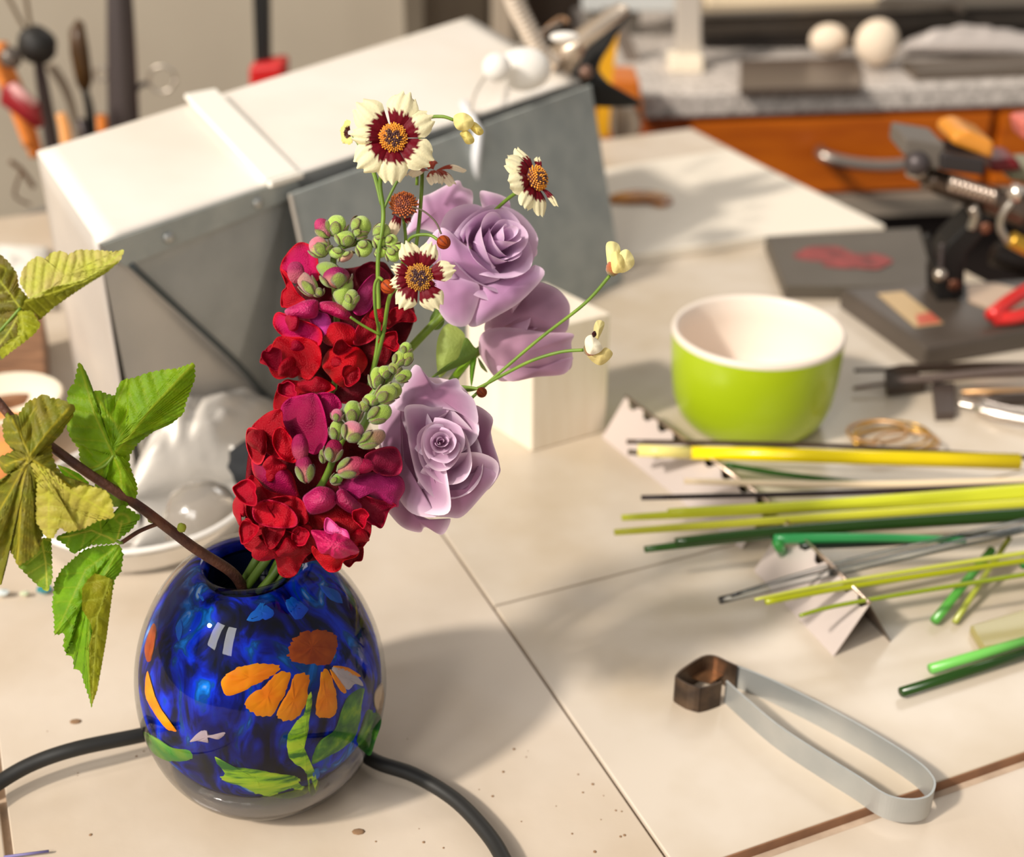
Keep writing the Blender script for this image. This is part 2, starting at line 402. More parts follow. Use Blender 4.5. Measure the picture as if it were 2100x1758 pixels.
cc_ = G(545, 1010); mb.add(*ball((cc_.x, cc_.y + .0, .022), .024, 20, 12, sc=(1, .8, .9), bump=.5))
obj('black_pouch', mb, mat('black_cloth', (22, 24, 28), rough=.8), label='crumpled black pouch under the foil behind the red flowers', cat='pouch')

# wood block
bx = G(1092, 926); 
bl = [G(960, 845), G(1090, 928), G(1243, 884), G(1115, 812)]
blk = thing('wooden_block', 'cream painted wooden block standing behind the lilac roses', 'block', (bl[1] + (bl[3] - bl[1]) * .5))
hgt = .100
mb = MB(); mb.add(*prism([down(p, hgt) for p in bl], (0, 0, -hgt)))
obj('body', mb, mat('block_paint', (238, 224, 202), rough=.6, var=(244, 232, 212), vs=30, vscale=(4, 4, .5)), blk, smooth=False, bevel=.0015)
mb = MB(); mb.add(*ball(G(1205, 840) + EZ * .012, .003, 10, 6, sc=(1, .4, 1.2))); obj('knot', mb, mat('knot', (206, 184, 140), rough=.7), blk)

# ================================================================ far counter and cabinet
Q0 = G(1318, 196); Q1 = G(2100, 170); cu = (Q1 - Q0); cu.z = 0; cu.normalize(); cv = Vector((-cu.y, cu.x, 0))
def CN(a, b, z): return Vector((Q0.x, Q0.y, 0)) + cu * a + cv * b + EZ * z
gran = mat('granite', (190, 178, 168), rough=.4, spec=.4, ramp=[(.33, (140, 134, 128)), (.45, (192, 182, 174)), (.6, (216, 206, 198))], vs=110, detail=6)
mb = MB(); mb.add(*prism([CN(0, 0, 0), CN(1.5, 0, 0), CN(1.5, .62, 0), CN(0, .62, 0)], (0, 0, -.034)))
obj('countertop', mb, gran, label='grey speckled granite countertop on the far side of the room', cat='countertop', smooth=False, bevel=.003)
cab = thing('drawer_cabinet', 'orange varnished wooden drawer cabinet under the granite countertop', 'cabinet', CN(.7, .3, -.76))
oran = mat('orange_wood', (194, 98, 4), rough=.45, var=(172, 80, 2), vs=8, vscale=(1, 1, 6))
mb = MB(); mb.add(*prism([CN(.01, .02, -.035), CN(1.48, .02, -.035), CN(1.48, .6, -.035), CN(.01, .6, -.035)], (0, 0, -.155))); obj('carcass', mb, mat('orange_dark', (150, 66, 8), rough=.5), cab, smooth=False)
mb = MB(); mb.add(*prism([CN(.075, .0, -.044), CN(.535, .0, -.044), CN(.535, .0, -.157), CN(.075, .0, -.157)], cv * .019)); dr = obj('drawer', mb, oran, cab, smooth=False, bevel=.002)
mb = MB(); mb.add(*prism([CN(.552, .0, -.044), CN(1.0, .0, -.044), CN(1.0, .0, -.157), CN(.552, .0, -.157)], cv * .019)); obj('drawer', mb, oran, cab, smooth=False, bevel=.002)
h0, h1 = V(1688, 318, Q0.y - .01), V(1880, 330, Q0.y - .01)
pts = [h0 + Vector((0, .03, 0)), h0, lerp(h0, h1, .3) + Vector((0, -.012, -.006)), lerp(h0, h1, .7) + Vector((0, -.012, -.006)), h1, h1 + Vector((0, .03, 0))]
mb = MB(); mb.add(*tube(catmull([tuple(p) for p in pts], 6), .0085, 8, flat=.6)); obj('handle', mb, mat('nickel', (180, 168, 158), rough=.3, metal=.9), dr, label='curved brushed metal handle')
mb = MB(); mb.add(*prism([CN(-.02, -.015, -.163), CN(1.48, -.015, -.163), CN(1.48, .5, -.163), CN(-.02, .5, -.163)], (0, 0, -.03))); obj('rail', mb, mat('grey_rail', (150, 138, 124), rough=.5), cab, smooth=False)
mb = MB(); mb.add(*prism([CN(.0, .03, -.194), CN(1.48, .03, -.194), CN(1.48, .5, -.194), CN(.0, .5, -.194)], (0, 0, -.55))); obj('base', mb, mat('interior_shade', (26, 12, 6), rough=.8), cab, smooth=False)  # solid block, the dark of the open interior put into its colour
# things on the counter
yc = Q0.y
def rise(px, py, z, h): return V(px, py, G(px, py, z).y)
def stand(pts, z, dep=.05, base=None):
    """upright thing whose foot is at the lowest outline point, standing on height z"""
    lo = max(pts, key=lambda p: p[1]); Y = G(lo[0], lo[1], z).y; return onV(pts, Y, dep)
post = thing('white_post', 'white enamelled upright post with a foot on the granite countertop', 'post', G(1410, 148))
mb = MB(); mb.add(*stand([(1388, -60), (1438, -60), (1438, 125), (1388, 125)], .012, .03)); obj('shaft', mb, mat('post_grey', (196, 186, 174), rough=.4), post, smooth=False, bevel=.002)
mb = MB(); mb.add(*stand([(1374, 118), (1443, 118), (1443, 150), (1374, 150)], 0, .05)); obj('foot', mb, mat('post_white', (250, 236, 212), rough=.4), post, smooth=False, bevel=.003)
mb = MB(); mb.add(*onG([(1518, 122), (1757, 118), (1768, 176), (1518, 182)], 0, .010)); obj('dark_slab', mb, mat('slate', (88, 74, 64), rough=.35), label='thin dark brown slab lying on the granite countertop', cat='slab', smooth=False, bevel=.001)
pl = mat('plaster', (240, 220, 196), rough=.8, bump=.5, bs=30)
def lump(x, y, w_, h_, z, Lb, col=pl):
    b = G(x, y + h_ * .9, z); s = depth(b) / F; mb = MB(); mb.add(*ball((b.x, b.y + .02, z + h_ * s), 1, 20, 12, sc=(w_ * s, w_ * s * .8, h_ * s), bump=.35))
    return obj('plaster_lump', mb, col, label=Lb, cat='plaster lump')
lump(1702, 92, 42, 34, .01, 'smaller rounded cream plaster lump at the left on the dark slab')
lump(1800, 100, 42, 44, .008, 'taller cream plaster lump at the right edge of the dark slab')
dm = mat('oven_dark', (78, 70, 62), rough=.35, metal=.4, var=(62, 56, 50), vs=6); dk = mat('oven_black', (44, 36, 30), rough=.5)
ov = thing('bench_oven', 'low dark grey metal oven at the back of the granite countertop', 'oven', G(1750, 60))
Yo = G(1750, 100, 0).y + .0
mb = MB(); mb.add(*onV([(1442, 74), (2140, 52), (2140, 96), (1442, 98)], Yo, .4)); obj('base', mb, dk, ov, smooth=False)
mb = MB(); mb.add(*onV([(1430, 36), (2140, 12), (2140, 54), (1430, 76)], Yo - .02, .42)); obj('door', mb, dm, ov, smooth=False, bevel=.004)
mb = MB(); mb.add(*onV([(1438, 26), (2140, 0), (2140, 14), (1438, 38)], Yo - .03, .45)); obj('rail', mb, mat('steel_pale', (140, 132, 122), rough=.3, metal=.7), ov, smooth=False, bevel=.003)
mb = MB(); mb.add(*tube(catmull([tuple(V(1800, -4, Yo - .05)), tuple(V(1900, -2, Yo - .06)), tuple(V(1950, 2, Yo - .06)), tuple(V(1972, 20, Yo - .04))], 6), .008, 8)); obj('handle', mb, MATS['steel_pale'], ov)
mb = MB(); mb.add(*onV([(1450, -160), (1805, -160), (1805, 10), (1450, 22)], Yo + .02, .3)); obj('cream_box', mb, mat('cream_box', (244, 224, 192), rough=.6), label='cream box standing on the dark oven', cat='box', smooth=False, bevel=.004)
mb = MB(); mb.add(*onV([(1812, -160), (2150, -160), (2150, -4), (1812, 4)], Yo + .02, .3)); obj('grey_box', mb, mat('grey_box', (120, 110, 98), rough=.6), label='grey box on the oven beside the cream box', cat='box', smooth=False, bevel=.004)
crumple('foil_strip', [G(1835, 120), G(2150, 126), G(2150, 112), G(1850, 108)], .012, .03, mat('foil_lilac', (200, 190, 184), rough=.5, metal=.3), 2, 'long crumpled pale paper lying at the back of the countertop', 'paper', amp=.012)
mb = MB(); mb.add(*onG([(1850, 126), (2120, 110), (2150, 140), (1880, 150)], 0, .012)); obj('dark_tray', mb, mat('tray', (90, 78, 66), rough=.4), label='dark tray on the countertop under the pale crumpled paper', cat='tray', smooth=False, bevel=.002)
# grey glazed panel behind the lamp and the pale base unit left of the counter
mb = MB(); mb.add(*onV([(1195, -220), (1392, -220), (1392, 24), (1195, 24)], Q0.y + .35, .05)); obj('pale_board', mb, mat('pale_panel', (206, 208, 206), rough=.4), label='pale blue-grey panel hanging behind the lamp', cat='panel', smooth=False, bevel=.003)
mb = MB(); mb.add(*onV([(1200, 24), (1312, 26), (1312, 178), (1200, 178)], Q0.y + .40, .05)); obj('grey_board', mb, mat('grey_panel', (142, 134, 124), rough=.5, var=(128, 120, 110), vs=8), label='mid grey panel below the pale panel behind the lamp', cat='panel', smooth=False, bevel=.003)
mb = MB(); mb.add(*onV([(1235, 20), (1268, 20), (1310, 115), (1318, 170), (1302, 170), (1270, 100)], Q0.y + .2, .02)); obj('bracket', mb, mat('bracket', (120, 108, 98), rough=.5), label='slanting grey bracket right of the yellow strap', cat='bracket', smooth=False)
# yellow strap, orange box
mb = MB(); mb.add(*onV([(1248, 60), (1268, 66), (1256, 165), (1248, 280), (1221, 280), (1228, 165), (1226, 130), (1238, 100)], 1.72, .006)); obj('yellow_strap', mb, mat('yellow_strap', (222, 160, 8), rough=.6), label='yellow webbing strap hanging behind the black lamp shade', cat='strap', smooth=False)
mb = MB(); mb.add(*onV([(1255, 163), (1312, 166), (1316, 205), (1322, 250), (1295, 262), (1262, 215)], 1.80, .08)); obj('orange_crate', mb, mat('orange_plastic', (206, 112, 28), rough=.5), label='small orange plastic crate beside the counter corner', cat='crate', smooth=False, bevel=.004)
mb = MB(); mb.add(*onV([(1262, 215), (1300, 222), (1318, 262), (1300, 300), (1258, 300)], 1.74, .08)); obj('grey_tin', mb, mat('grey_tin', (160, 146, 130), rough=.4, metal=.3), label='dull grey tin below the orange crate', cat='tin', smooth=False, bevel=.004)
# black pole with red clamp
pole = thing('clamp_bar', 'upright black bar with a red clamp head behind the hood', 'clamp', V(540, 165, 1.75))
mb = MB(); mb.add(*onV([(508, -260), (548, -260), (552, 150), (524, 150)], 1.75, .02)); obj('bar', mb, mat('black_paint', (14, 13, 12), rough=.5), pole, smooth=False, bevel=.002)
mb = MB(); mb.add(*onV([(510, 136), (582, 128), (582, 260), (512, 260)], 1.73, .05)); obj('clamp_head', mb, mat('red_paint', (206, 20, 22), rough=.4), pole, smooth=False, bevel=.006)
# ================================================================ tool jar at the upper left
YT = 1.55
blackm = mat('black_rubber', (30, 27, 24), rough=.6); gun = mat('gunmetal', (84, 76, 76), rough=.45, metal=.5); steel = mat('steel', (190, 180, 168), rough=.28, metal=.9)
orangeh = mat('orange_handle', (236, 138, 56), rough=.5); redm = mat('crimson_plastic', (140, 26, 34), rough=.4)
def vt(pts, Y): return [V(x, y, Y) for x, y in pts]
def vtube(pts, Y, r, n=10, k=5, **kw):
    s = depth(V(pts[0][0], pts[0][1], Y)) / F
    q = catmull([tuple(V(x, y, Y)) for x, y in pts], k) if len(pts) > 2 else vt(pts, Y)
    rad = [a * s for a in r] if isinstance(r, (list, tuple)) else r * s
    return tube(q, rad, n, **kw)
jarz = V(150, 330, YT)
added_stool = thing('added_stool', 'low wooden seat added unseen behind the bench to carry the tool jar', 'added_stool', (jarz.x, YT, -.76))  # unseen support, added to hold the tool jar up off the floor
mb = MB(); mb.add(*lathe([(0, -.25), (.15, -.25), (.155, -.235), (.15, -.22), (0, -.22)], (jarz.x - .01, YT, 0), 32)); obj('seat', mb, mat('added_stool_wood', (150, 110, 76), rough=.6), added_stool)
for i in range(3):
    an = i * 2.094; mb = MB(); mb.add(*tube([(jarz.x - .01 + .10 * math.cos(an), YT + .10 * math.sin(an), -.25), (jarz.x - .01 + .15 * math.cos(an), YT + .15 * math.sin(an), -.76)], .014, 10)); obj('leg', mb, MATS['added_stool_wood'], added_stool)
jar = thing('tool_jar', 'dark tool jar standing behind the hood and holding the tools', 'jar', (jarz.x, YT, -.22))
mb = MB(); mb.add(*lathe([(0, 0), (.10, 0), (.106, .01), (.108, .15), (.104, .15), (.10, .012), (0, .012)], (jarz.x + .01, YT, -.22), 32)); obj('body', mb, mat('jar_grey', (150, 142, 132), rough=.5), jar)
def tool(name, lab, cat, builds, x, y):
    t = thing(name, lab, cat, V(x, y, YT)) if len(builds) > 1 else None
    for (pn, shp, m, pl_) in builds:
        mb = MB()
        for s in shp: mb.add(*s)
        if t: obj(pn, mb, m, t, label=pl_)
        else: obj(name, mb, m, label=lab, cat=cat)
tool('tapered_mandrel', 'thick tapered dark grey rod standing upright in the tool jar', 'rod', [('body', [vtube([(240, -120), (247, 40), (256, 330)], YT, (20, 37), 16)], gun, None)], 240, 100)
tool('palette_knife', 'brown bladed knife with a black handle leaning in the tool jar', 'knife',
     [('blade', [onV([(157, 40), (170, 48), (180, 100), (188, 165), (180, 190), (168, 190), (156, 170), (144, 110), (142, 62)], YT + .02, .004)], mat('brown_blade', (96, 66, 30), rough=.4, var=(60, 40, 24), vs=12), None),
      ('handle', [vtube([(174, 185), (184, 230), (190, 330)], YT + .02, (7, 12))], blackm, None)], 170, 190)
tool('loop_tool', 'long wire-ended tool with a round black collar leaning left in the jar', 'tool',
     [('collar', [ball(V(76, 92, YT - .03), .0215, 20, 12, bump=.1)], blackm, None), ('handle', [vtube([(78, 118), (88, 180), (112, 330)], YT - .03, (9, 17))], gun, None),
      ('wire', [vtube([(70, 88), (40, 40), (-10, -60)], YT - .03, 4)], mat('wire_brown', (120, 100, 76), rough=.4, metal=.5), None), ('wire', [vtube([(74, 88), (60, 40), (46, -60)], YT - .03, 4)], MATS['wire_brown'], None)], 76, 92)
tool('wire_whisk', 'grey wire whisk with thin parallel wires leaning beside the black collar', 'whisk',
     [('wire', [vtube([(90 + i * 7, 130), (130 + i * 5, 190), (165 + i * 2, 300)], YT + .01, 2.6, 6)], mat('wire_grey', (150, 136, 120), rough=.4, metal=.6), None) for i in range(4)] +
     [('handle', [vtube([(165, 245), (190, 330)], YT + .01, 9)], gun, None)], 130, 200)
tool('orange_pliers', 'pliers with long orange handles at the far left of the tool jar', 'pliers',
     [('handle', [vtube([(0, 88), (10, 130), (40, 200), (75, 320)], YT - .06, (16, 15))], orangeh, None), ('handle', [vtube([(-20, 110), (20, 190), (62, 300)], YT - .07, (15, 13))], orangeh, None),
      ('pivot', [ball(V(22, 118, YT - .085), .012, 12, 8)], mat('pivot_grey', (110, 100, 92), rough=.4, metal=.6), None)], 10, 130)
tool('orange_brush', 'brush with a glossy light orange wooden handle in the jar', 'brush', [('handle', [vtube([(124, 232), (133, 262), (142, 330)], YT - .09, (10, 14))], mat('orange_light', (250, 176, 104), rough=.3, coat=.5), None)], 125, 240)
tool('orange_peg', 'short orange peg between the knife and the thick grey rod', 'peg', [('body', [vtube([(208, 236), (210, 262), (212, 330)], YT - .04, 11)], orangeh, None)], 210, 240)
tool('red_ruler', 'crimson plastic bar leaning across the tools at the left edge', 'bar',
     [('body', [onV([(4, 178), (24, 172), (76, 218), (84, 262), (70, 262), (0, 212)], YT - .10, .012)], redm, None), ('stripe', [onV([(14, 178), (28, 170), (78, 212), (68, 220)], YT - .104, .004)], mat('pink_plastic', (216, 160, 158), rough=.5), 'pale pink stripe')], 40, 215)
sc = thing('scissors', 'steel scissors whose finger ring shows between the thick rod and the hood', 'scissors', V(330, 170, YT))
def ringp(cx_, cy_, r, Y, th=3.2, n=22):
    s = depth(V(cx_, cy_, Y)) / F
    pts = [V(cx_ + r * math.cos(a), cy_ + r * math.sin(a), Y) for a in [2 * math.pi * i / n for i in range(n + 1)]]
    return tube(pts, th * s, 7)
mb = MB(); mb.add(*ringp(332, 162, 27, YT)); obj('ring', mb, steel, sc)
mb = MB(); mb.add(*ringp(208, 152, 14, YT)); obj('ring', mb, steel, sc)
mb = MB(); mb.add(*vtube([(305, 172), (285, 178), (240, 240)], YT, 5)); obj('blade', mb, gun, sc)
# dark wire bits at far left edge, under the tools
mb = MB(); mb.add(*vtube([(20, 330), (45, 350), (70, 385)], 1.42, 5)); mb.add(*vtube([(45, 350), (30, 400), (62, 420)], 1.42, 3)); obj('bent_wire', mb, mat('rust_wire', (110, 84, 64), rough=.4, metal=.6), label='bent rusty wire standing left of the hood', cat='wire')
crumple('white_cloth', [G(-160, 640), G(112, 640), G(100, 515), G(-160, 505)], .004, .01, mat('white_cloth', (244, 238, 228), rough=.8), 7, 'white cloth lying left of the hood behind the top leaf', 'cloth', amp=.008)
wd = thing('wooden_crate', 'brown wooden crate at the left edge behind the white bowl', 'crate', G(-20, 800))
mb = MB(); mb.add(*onG([(-120, 690), (88, 640), (96, 800), (-120, 850)], 0, .03)); obj('body', mb, mat('wood_brown', (150, 108, 78), rough=.6, var=(120, 84, 60), vs=30, vscale=(1, 6, 1)), wd, smooth=False, bevel=.002)
# white bowl, orange lid
bc = G(8, 812, .045); bowl = thing('enamel_bowl', 'cream enamel bowl at the left edge behind the brown-green leaf', 'bowl', (bc.x, bc.y, 0.004))
mb = MB(); mb.add(*lathe([(0, .004), (.02, .004), (.03, .012), (.041, .042), (.0425, .043), (.040, .045), (.030, .022), (0, .016)], (bc.x, bc.y, 0), 40)); obj('body', mb, mat('enamel', (240, 228, 206), rough=.3), bowl)
mb = MB(); mb.add(*ball((bc.x + .004, bc.y - .008, .019), .006, 10, 6, sc=(1.6, 1, .2))); obj('blue_mark', mb, mat('blue_mark', (96, 112, 150), rough=.4), bowl, label='small blue mark inside the bowl')
oc = G(-5, 900, .02); mb = MB(); mb.add(*lathe([(0, 0), (.034, 0), (.036, .004), (.035, .024), (.032, .026), (0, .025)], (oc.x, oc.y, 0), 36)); obj('orange_round_box', mb, mat('orange_round_box', (240, 160, 90), rough=.4), label='pale orange round box at the left edge under the leaves', cat='box')

# ================================================================ desk lamp
lamp = thing('clamp_lamp', 'silver spot lamp with a cone shade and ribbed gooseneck on the hood', 'lamp', G(1150, 130, .25))
chrome = mat('brushed_aluminium', (226, 208, 188), rough=.35, metal=.75)
YL = 1.34
p0, p1 = V(1272, 30, YL), V(1128, 150, YL)
ax = V(1205, 92, YL)
def shell(name, out, Y, bulge, m, center, lab, rings=10):
    mb = MB(); sheet(mb, out, depth(V(*center, Y)), bulge=bulge, rings=rings, c=(255, 255, 255), center=center); mb.c = [(1, 1, 1)] * len(mb.v)
    return obj(name, mb, m, lamp, solid=.003, label=lab)
shell('shade', [(1288, 28), (1268, 60), (1250, 92), (1230, 124), (1228, 150), (1262, 184), (1306, 206), (1302, 216), (1206, 214), (1196, 176), (1150, 150), (1180, 110), (1240, 60)], YL + .01, .022, mat('shade_black', (16, 14, 13), rough=.6), (1208, 150), 'black underside of the shade')
shell('reflector', [(1108, 120), (1150, 84), (1195, 56), (1240, 26), (1268, 10), (1284, 14), (1286, 26), (1240, 64), (1202, 96), (1184, 130), (1160, 152), (1124, 148)], YL - .03, .030, chrome, (1185, 88), 'brushed silver outer dome')
mb = MB(); mb.add(*vtube([(1040, -60), (1052, 0), (1082, 60), (1108, 108)], YL - .07, 19, 14, 6)); nk = obj('gooseneck', mb, mat('neck_grey', (214, 200, 184), rough=.4, metal=.4), lamp)
mb = MB()
for i in range(16):
    t = i / 15; x = 1042 + 66 * t ** 1.1; y = -30 + 138 * t; s = depth(V(x, y, YL - .07)) / F
    tan = (V(1082, 60, YL - .07) - V(1052, 0, YL - .07)).normalized(); c_ = V(x, y, YL - .07); u_ = tan.orthogonal().normalized(); w_ = tan.cross(u_)
    mb.add(*tube([c_ + (u_ * math.cos(a) + w_ * math.sin(a)) * 19.5 * s for a in [2 * math.pi * k / 16 for k in range(17)]], 2.2 * s, 5))
obj('neck_ribs', mb, MATS['neck_grey'], nk)
mb = MB(); mb.add(*ball(V(1158, 76, YL - .10), .007, 14, 8, sc=(2, .8, .7))); obj('switch', mb, mat('switch_white', (246, 240, 232), rough=.4), lamp)
mb = MB(); mb.add(*vtube([(1108, 108), (1128, 122), (1142, 132)], YL - .07, 17, 12)); obj('joint', mb, chrome, lamp)
mb = MB(); mb.add(*ball(V(1202, 148, YL - .12), .0065, 10, 8)); obj('knob', mb, mat('knob_brown', (120, 90, 76), rough=.4, metal=.4), lamp)
# lamp cord
cordm = mat('cord_grey', (188, 178, 166), rough=.5)
mb = MB(); mb.add(*ptube([(1150, 48, 1.36), (1090, 75, 1.30), (1020, 130, 1.22), (975, 190, 1.14)] + [(x, y, depth(onslab(x, y, .004))) for x, y in ((958, 268), (947, 330), (940, 420), (936, 600))], 2.6)); obj('lamp_cord', mb, cordm, label='thin grey lamp cord looping down over the hood edge', cat='cord')
mb = MB(); mb.add(*ptube([(1165, 45, 1.40), (1150, 38, 1.40), (1120, 60, 1.38), (1100, 90, 1.36)], 5)); obj('brown_cord', mb, mat('cord_brown', (160, 120, 84), rough=.5), label='short brown cord arching behind the gooseneck', cat='cord')
# plastic tube hanging down front of the slab
mb = MB(); mb.add(*tube([ontop(950, 212, .008)] + [onslab(x, y, .009) for x, y in ((943, 262), (936, 330), (930, 420), (928, 560))], .0042, 10)); obj('plastic_strip', mb, mat('white_plastic', (236, 236, 238), rough=.3, spec=.5), label='white plastic strip hanging down over the front of the hood', cat='strip')
# white crumpled bag on the hood beside the lamp
mb = MB(); c_ = V(1076, 160, 1.13); s = depth(c_) / F
mb.add(*ball(c_ + Vector((0, .03, 0)), 1, 28, 18, sc=(58 * s, 40 * s, 46 * s), bump=.22)); c2 = V(1018, 156, 1.10)
mb.add(*ball(c2 + Vector((0, .03, 0)), 1, 20, 14, sc=(34 * s, 30 * s, 34 * s), bump=.4)); obj('white_bulb_cover', mb, mat('white_paper', (252, 248, 242), rough=.5, transl=.2), label='white rounded bulb cover lying on the hood beneath the lamp neck', cat='cover')

# ================================================================ graphite plate, torch
gr = mat('graphite', (92, 84, 74), rough=.5, var=(84, 76, 66), vs=14, spec=.4)
gp = thing('graphite_plate', 'dark graphite plate with a red scribble lying behind the green cup', 'plate', G(1740, 530))
mb = MB(); mb.add(*onG([(1570, 484), (1886, 466), (1922, 588), (1610, 586)], .0, .014)); obj('body', mb, gr, gp, smooth=False, bevel=.0015)
mb = MB(); rr_ = R
for k, (x, y, a, b) in enumerate(((1690, 520, 60, 16), (1745, 535, 62, 15), (1790, 536, 36, 16))):
    pts = [(x + a * math.cos(t) * (1 + .15 * math.sin(3 * t + k)), y + b * math.sin(t)) for t in [2 * math.pi * i / 24 for i in range(24)]]
    mb.add(*onG(pts, .014 + .0004 * k, .0004))
obj('red_mark', mb, mat('red_chalk', (158, 74, 72), rough=.8, var=(112, 62, 60), vs=70), gp, smooth=False, label='smudged red scribble')
torch = thing('bench_torch', 'glassworking torch with a black bracket on a dark base plate', 'torch', G(1950, 640))
mb = MB(); mb.add(*onG([(1722, 590), (1920, 582), (2260, 560), (2320, 640), (1898, 712)], .0, .020)); obj('base_plate', mb, mat('base_graphite', (84, 74, 66), rough=.42, var=(72, 64, 56), vs=14, bump=.2, bs=60), torch, smooth=False, bevel=.004)
mb = MB(); mb.add(*onG([(1800, 602), (1852, 597), (1934, 662), (1878, 670)], .020, .001)); lb = obj('label_plate', mb, mat('label_tan', (196, 166, 122), rough=.5), torch, smooth=False, label='tan label')
mb = MB(); mb.add(*onG([(1878, 646), (1908, 640), (1930, 660), (1884, 666)], .021, .0005)); obj('red_print', mb, mat('print_red', (196, 96, 74), rough=.5), lb, smooth=False, label='faded red print')
mb = MB(); mb.add(*onG([(1985, 585), (2040, 580), (2120, 600), (2150, 640), (2050, 640), (1985, 615)], .020, .002)); obj('pale_plate', mb, mat('plate_pink', (196, 170, 146), rough=.35, metal=.3), torch, smooth=False, label='pale worn metal disc')
bkm = mat('bracket_black', (14, 12, 11), rough=.5)
YB = G(1945, 618, .02).y
mb = MB(); mb.add(*onV([(1921, 618), (1978, 612), (1980, 540), (1984, 520), (2030, 470), (2034, 450), (2010, 440), (1992, 452), (1945, 500), (1928, 530), (1930, 560), (1920, 565)], YB, .035)); br = obj('bracket', mb, bkm, torch, smooth=False, bevel=.002)
for x, y in ((1957, 585), (2022, 468)):
    mb = MB(); mb.add(*ball(V(x, y, YB), .0055, 14, 8, sc=(1, .35, 1))); obj('bolt', mb, mat('copper_bolt', (130, 84, 64), rough=.4, metal=.6), br)
mb = MB(); mb.add(*vtube([(1900, 480), (1908, 520), (1918, 552)], YB - .01, 8)); mb2 = MB(); obj('lever', mb, blackm, torch)
mb = MB(); mb.add(*ball(V(1928, 563, YB - .02), .0062, 14, 8)); obj('lever_ball', mb, steel, torch)
mb = MB(); mb.add(*vtube([(1932, 500), (1930, 530), (1928, 560)], YB - .02, 5)); obj('rod', mb, gun, torch)
YH = YB + .03
dx = (V(2100, 425, YH) - V(1870, 330, YH)); L_ = dx.normalized()
tb = mat('torch_steel', (120, 104, 92), rough=.35, metal=.8); 
mb = MB(); mb.add(*vtube([(1900, 365), (2000, 400), (2110, 442)], YH, (24, 30), 18)); bd = obj('barrel', mb, tb, torch)
mb = MB(); mb.add(*vtube([(1868, 345), (1900, 362)], YH, 18, 16)); obj('nozzle', mb, steel, torch)
for i in range(9):
    t = i / 8; mb = MB(); mb.add(*ball(V(1952 + 84 * t, 378 + 26 * t, YH - .028), .0052, 10, 6, sc=(.6, 1, 1.4))); obj('fin', mb, mat('fin_steel', (214, 196, 182), rough=.3, metal=.9), bd)
mb = MB(); mb.add(*onV([(1856, 282), (1940, 296), (1932, 345), (1920, 352), (1852, 318)], YH - .03, .05)); obj('clamp_block', mb, mat('clamp_grey', (104, 96, 88), rough=.5), torch, smooth=False, bevel=.003)
mb = MB(); mb.add(*onV([(1930, 315), (2022, 328), (2020, 362), (1928, 350)], YH - .035, .05)); obj('clamp_block', mb, mat('clamp_dark', (44, 38, 38), rough=.5), torch, smooth=False, bevel=.003)
bx_ = [(1952, 276), (1985, 266), (2042, 292), (2038, 330), (2018, 322), (1952, 298)]
mb = MB(); mb.add(*onV(bx_, YH - .02, .05)); obj('orange_knob', mb, mat('orange_knob', (226, 146, 48), rough=.4, coat=.4), torch, smooth=False, bevel=.005)
mb = MB(); mb.add(*ball(V(1880, 335, YH - .03), .011, 14, 8)); obj('knob', mb, gun, torch)
mb = MB(); mb.add(*onV([(2030, 330), (2088, 326), (2100, 350), (2036, 358)], YH, .04)); obj('red_collar', mb, mat('wine_red', (104, 16, 22), rough=.4), torch, smooth=False, bevel=.004)
mb = MB(); mb.add(*vtube([(1994, 425), (2000, 445), (1990, 470)], YH - .03, (11, 9))); obj('valve_stem', mb, steel, torch)
mb = MB(); mb.add(*vtube([(2090, 380), (2078, 410)], YH - .05, 16, 14)); obj('valve', mb, mat('bright_steel', (240, 228, 216), rough=.2, metal=.9), torch)
mb = MB(); mb.add(*vtube([(2078, 410), (2056, 440), (2052, 470), (2066, 492), (2080, 500)], YH - .05, 8.5, 12)); obj('gas_pipe', mb, steel, torch)
mb = MB(); mb.add(*vtube([(2072, 490), (2100, 505), (2150, 528)], YH - .05, 17, 14)); obj('brass_fitting', mb, mat('brass', (206, 160, 60), rough=.35, metal=.8), torch)
mb = MB(); mb.add(*onV([(2090, 250), (2150, 240), (2160, 300), (2098, 288)], YH, .03)); obj('pink_tab', mb, mat('pink_tab', (206, 110, 96), rough=.6), torch, smooth=False, bevel=.004)
mb = MB(); mb.add(*onV([(2068, 345), (2140, 340), (2140, 380), (2070, 372)], YH + .01, .04)); obj('green_cap', mb, mat('green_grey', (128, 124, 98), rough=.5), torch, smooth=False, bevel=.004)
mb = MB(); mb.add(*vtube([(2100, 430), (2160, 450)], YH, 40, 18)); obj('valve_body', mb, mat('dark_body', (52, 42, 36), rough=.5, metal=.3), torch); mb = MB(); mb.add(*vtube([(2040, 520), (2160, 560)], YH + .06, 26, 12)); obj('valve_body', mb, mat('dark_body', (52, 42, 36), rough=.5, metal=.3), torch)
# red pliers on the base plate
rp = thing('red_pliers', 'pliers with glossy red grips lying on the torch base', 'pliers', G(2060, 640, .022))
redg = mat('red_grip', (216, 44, 42), rough=.3, coat=.3)
mb = MB(); mb.add(*tube(catmull([tuple(G(2034, 648, .030)), tuple(G(2070, 618, .034)), tuple(G(2130, 585, .036)), tuple(G(2200, 565, .036))], 5), .0068, 12)); obj('grip', mb, redg, rp)
mb = MB(); mb.add(*tube(catmull([tuple(G(2038, 654, .026)), tuple(G(2075, 652, .027)), tuple(G(2130, 640, .028)), tuple(G(2200, 620, .030))], 5), .0062, 12)); obj('grip', mb, redg, rp)

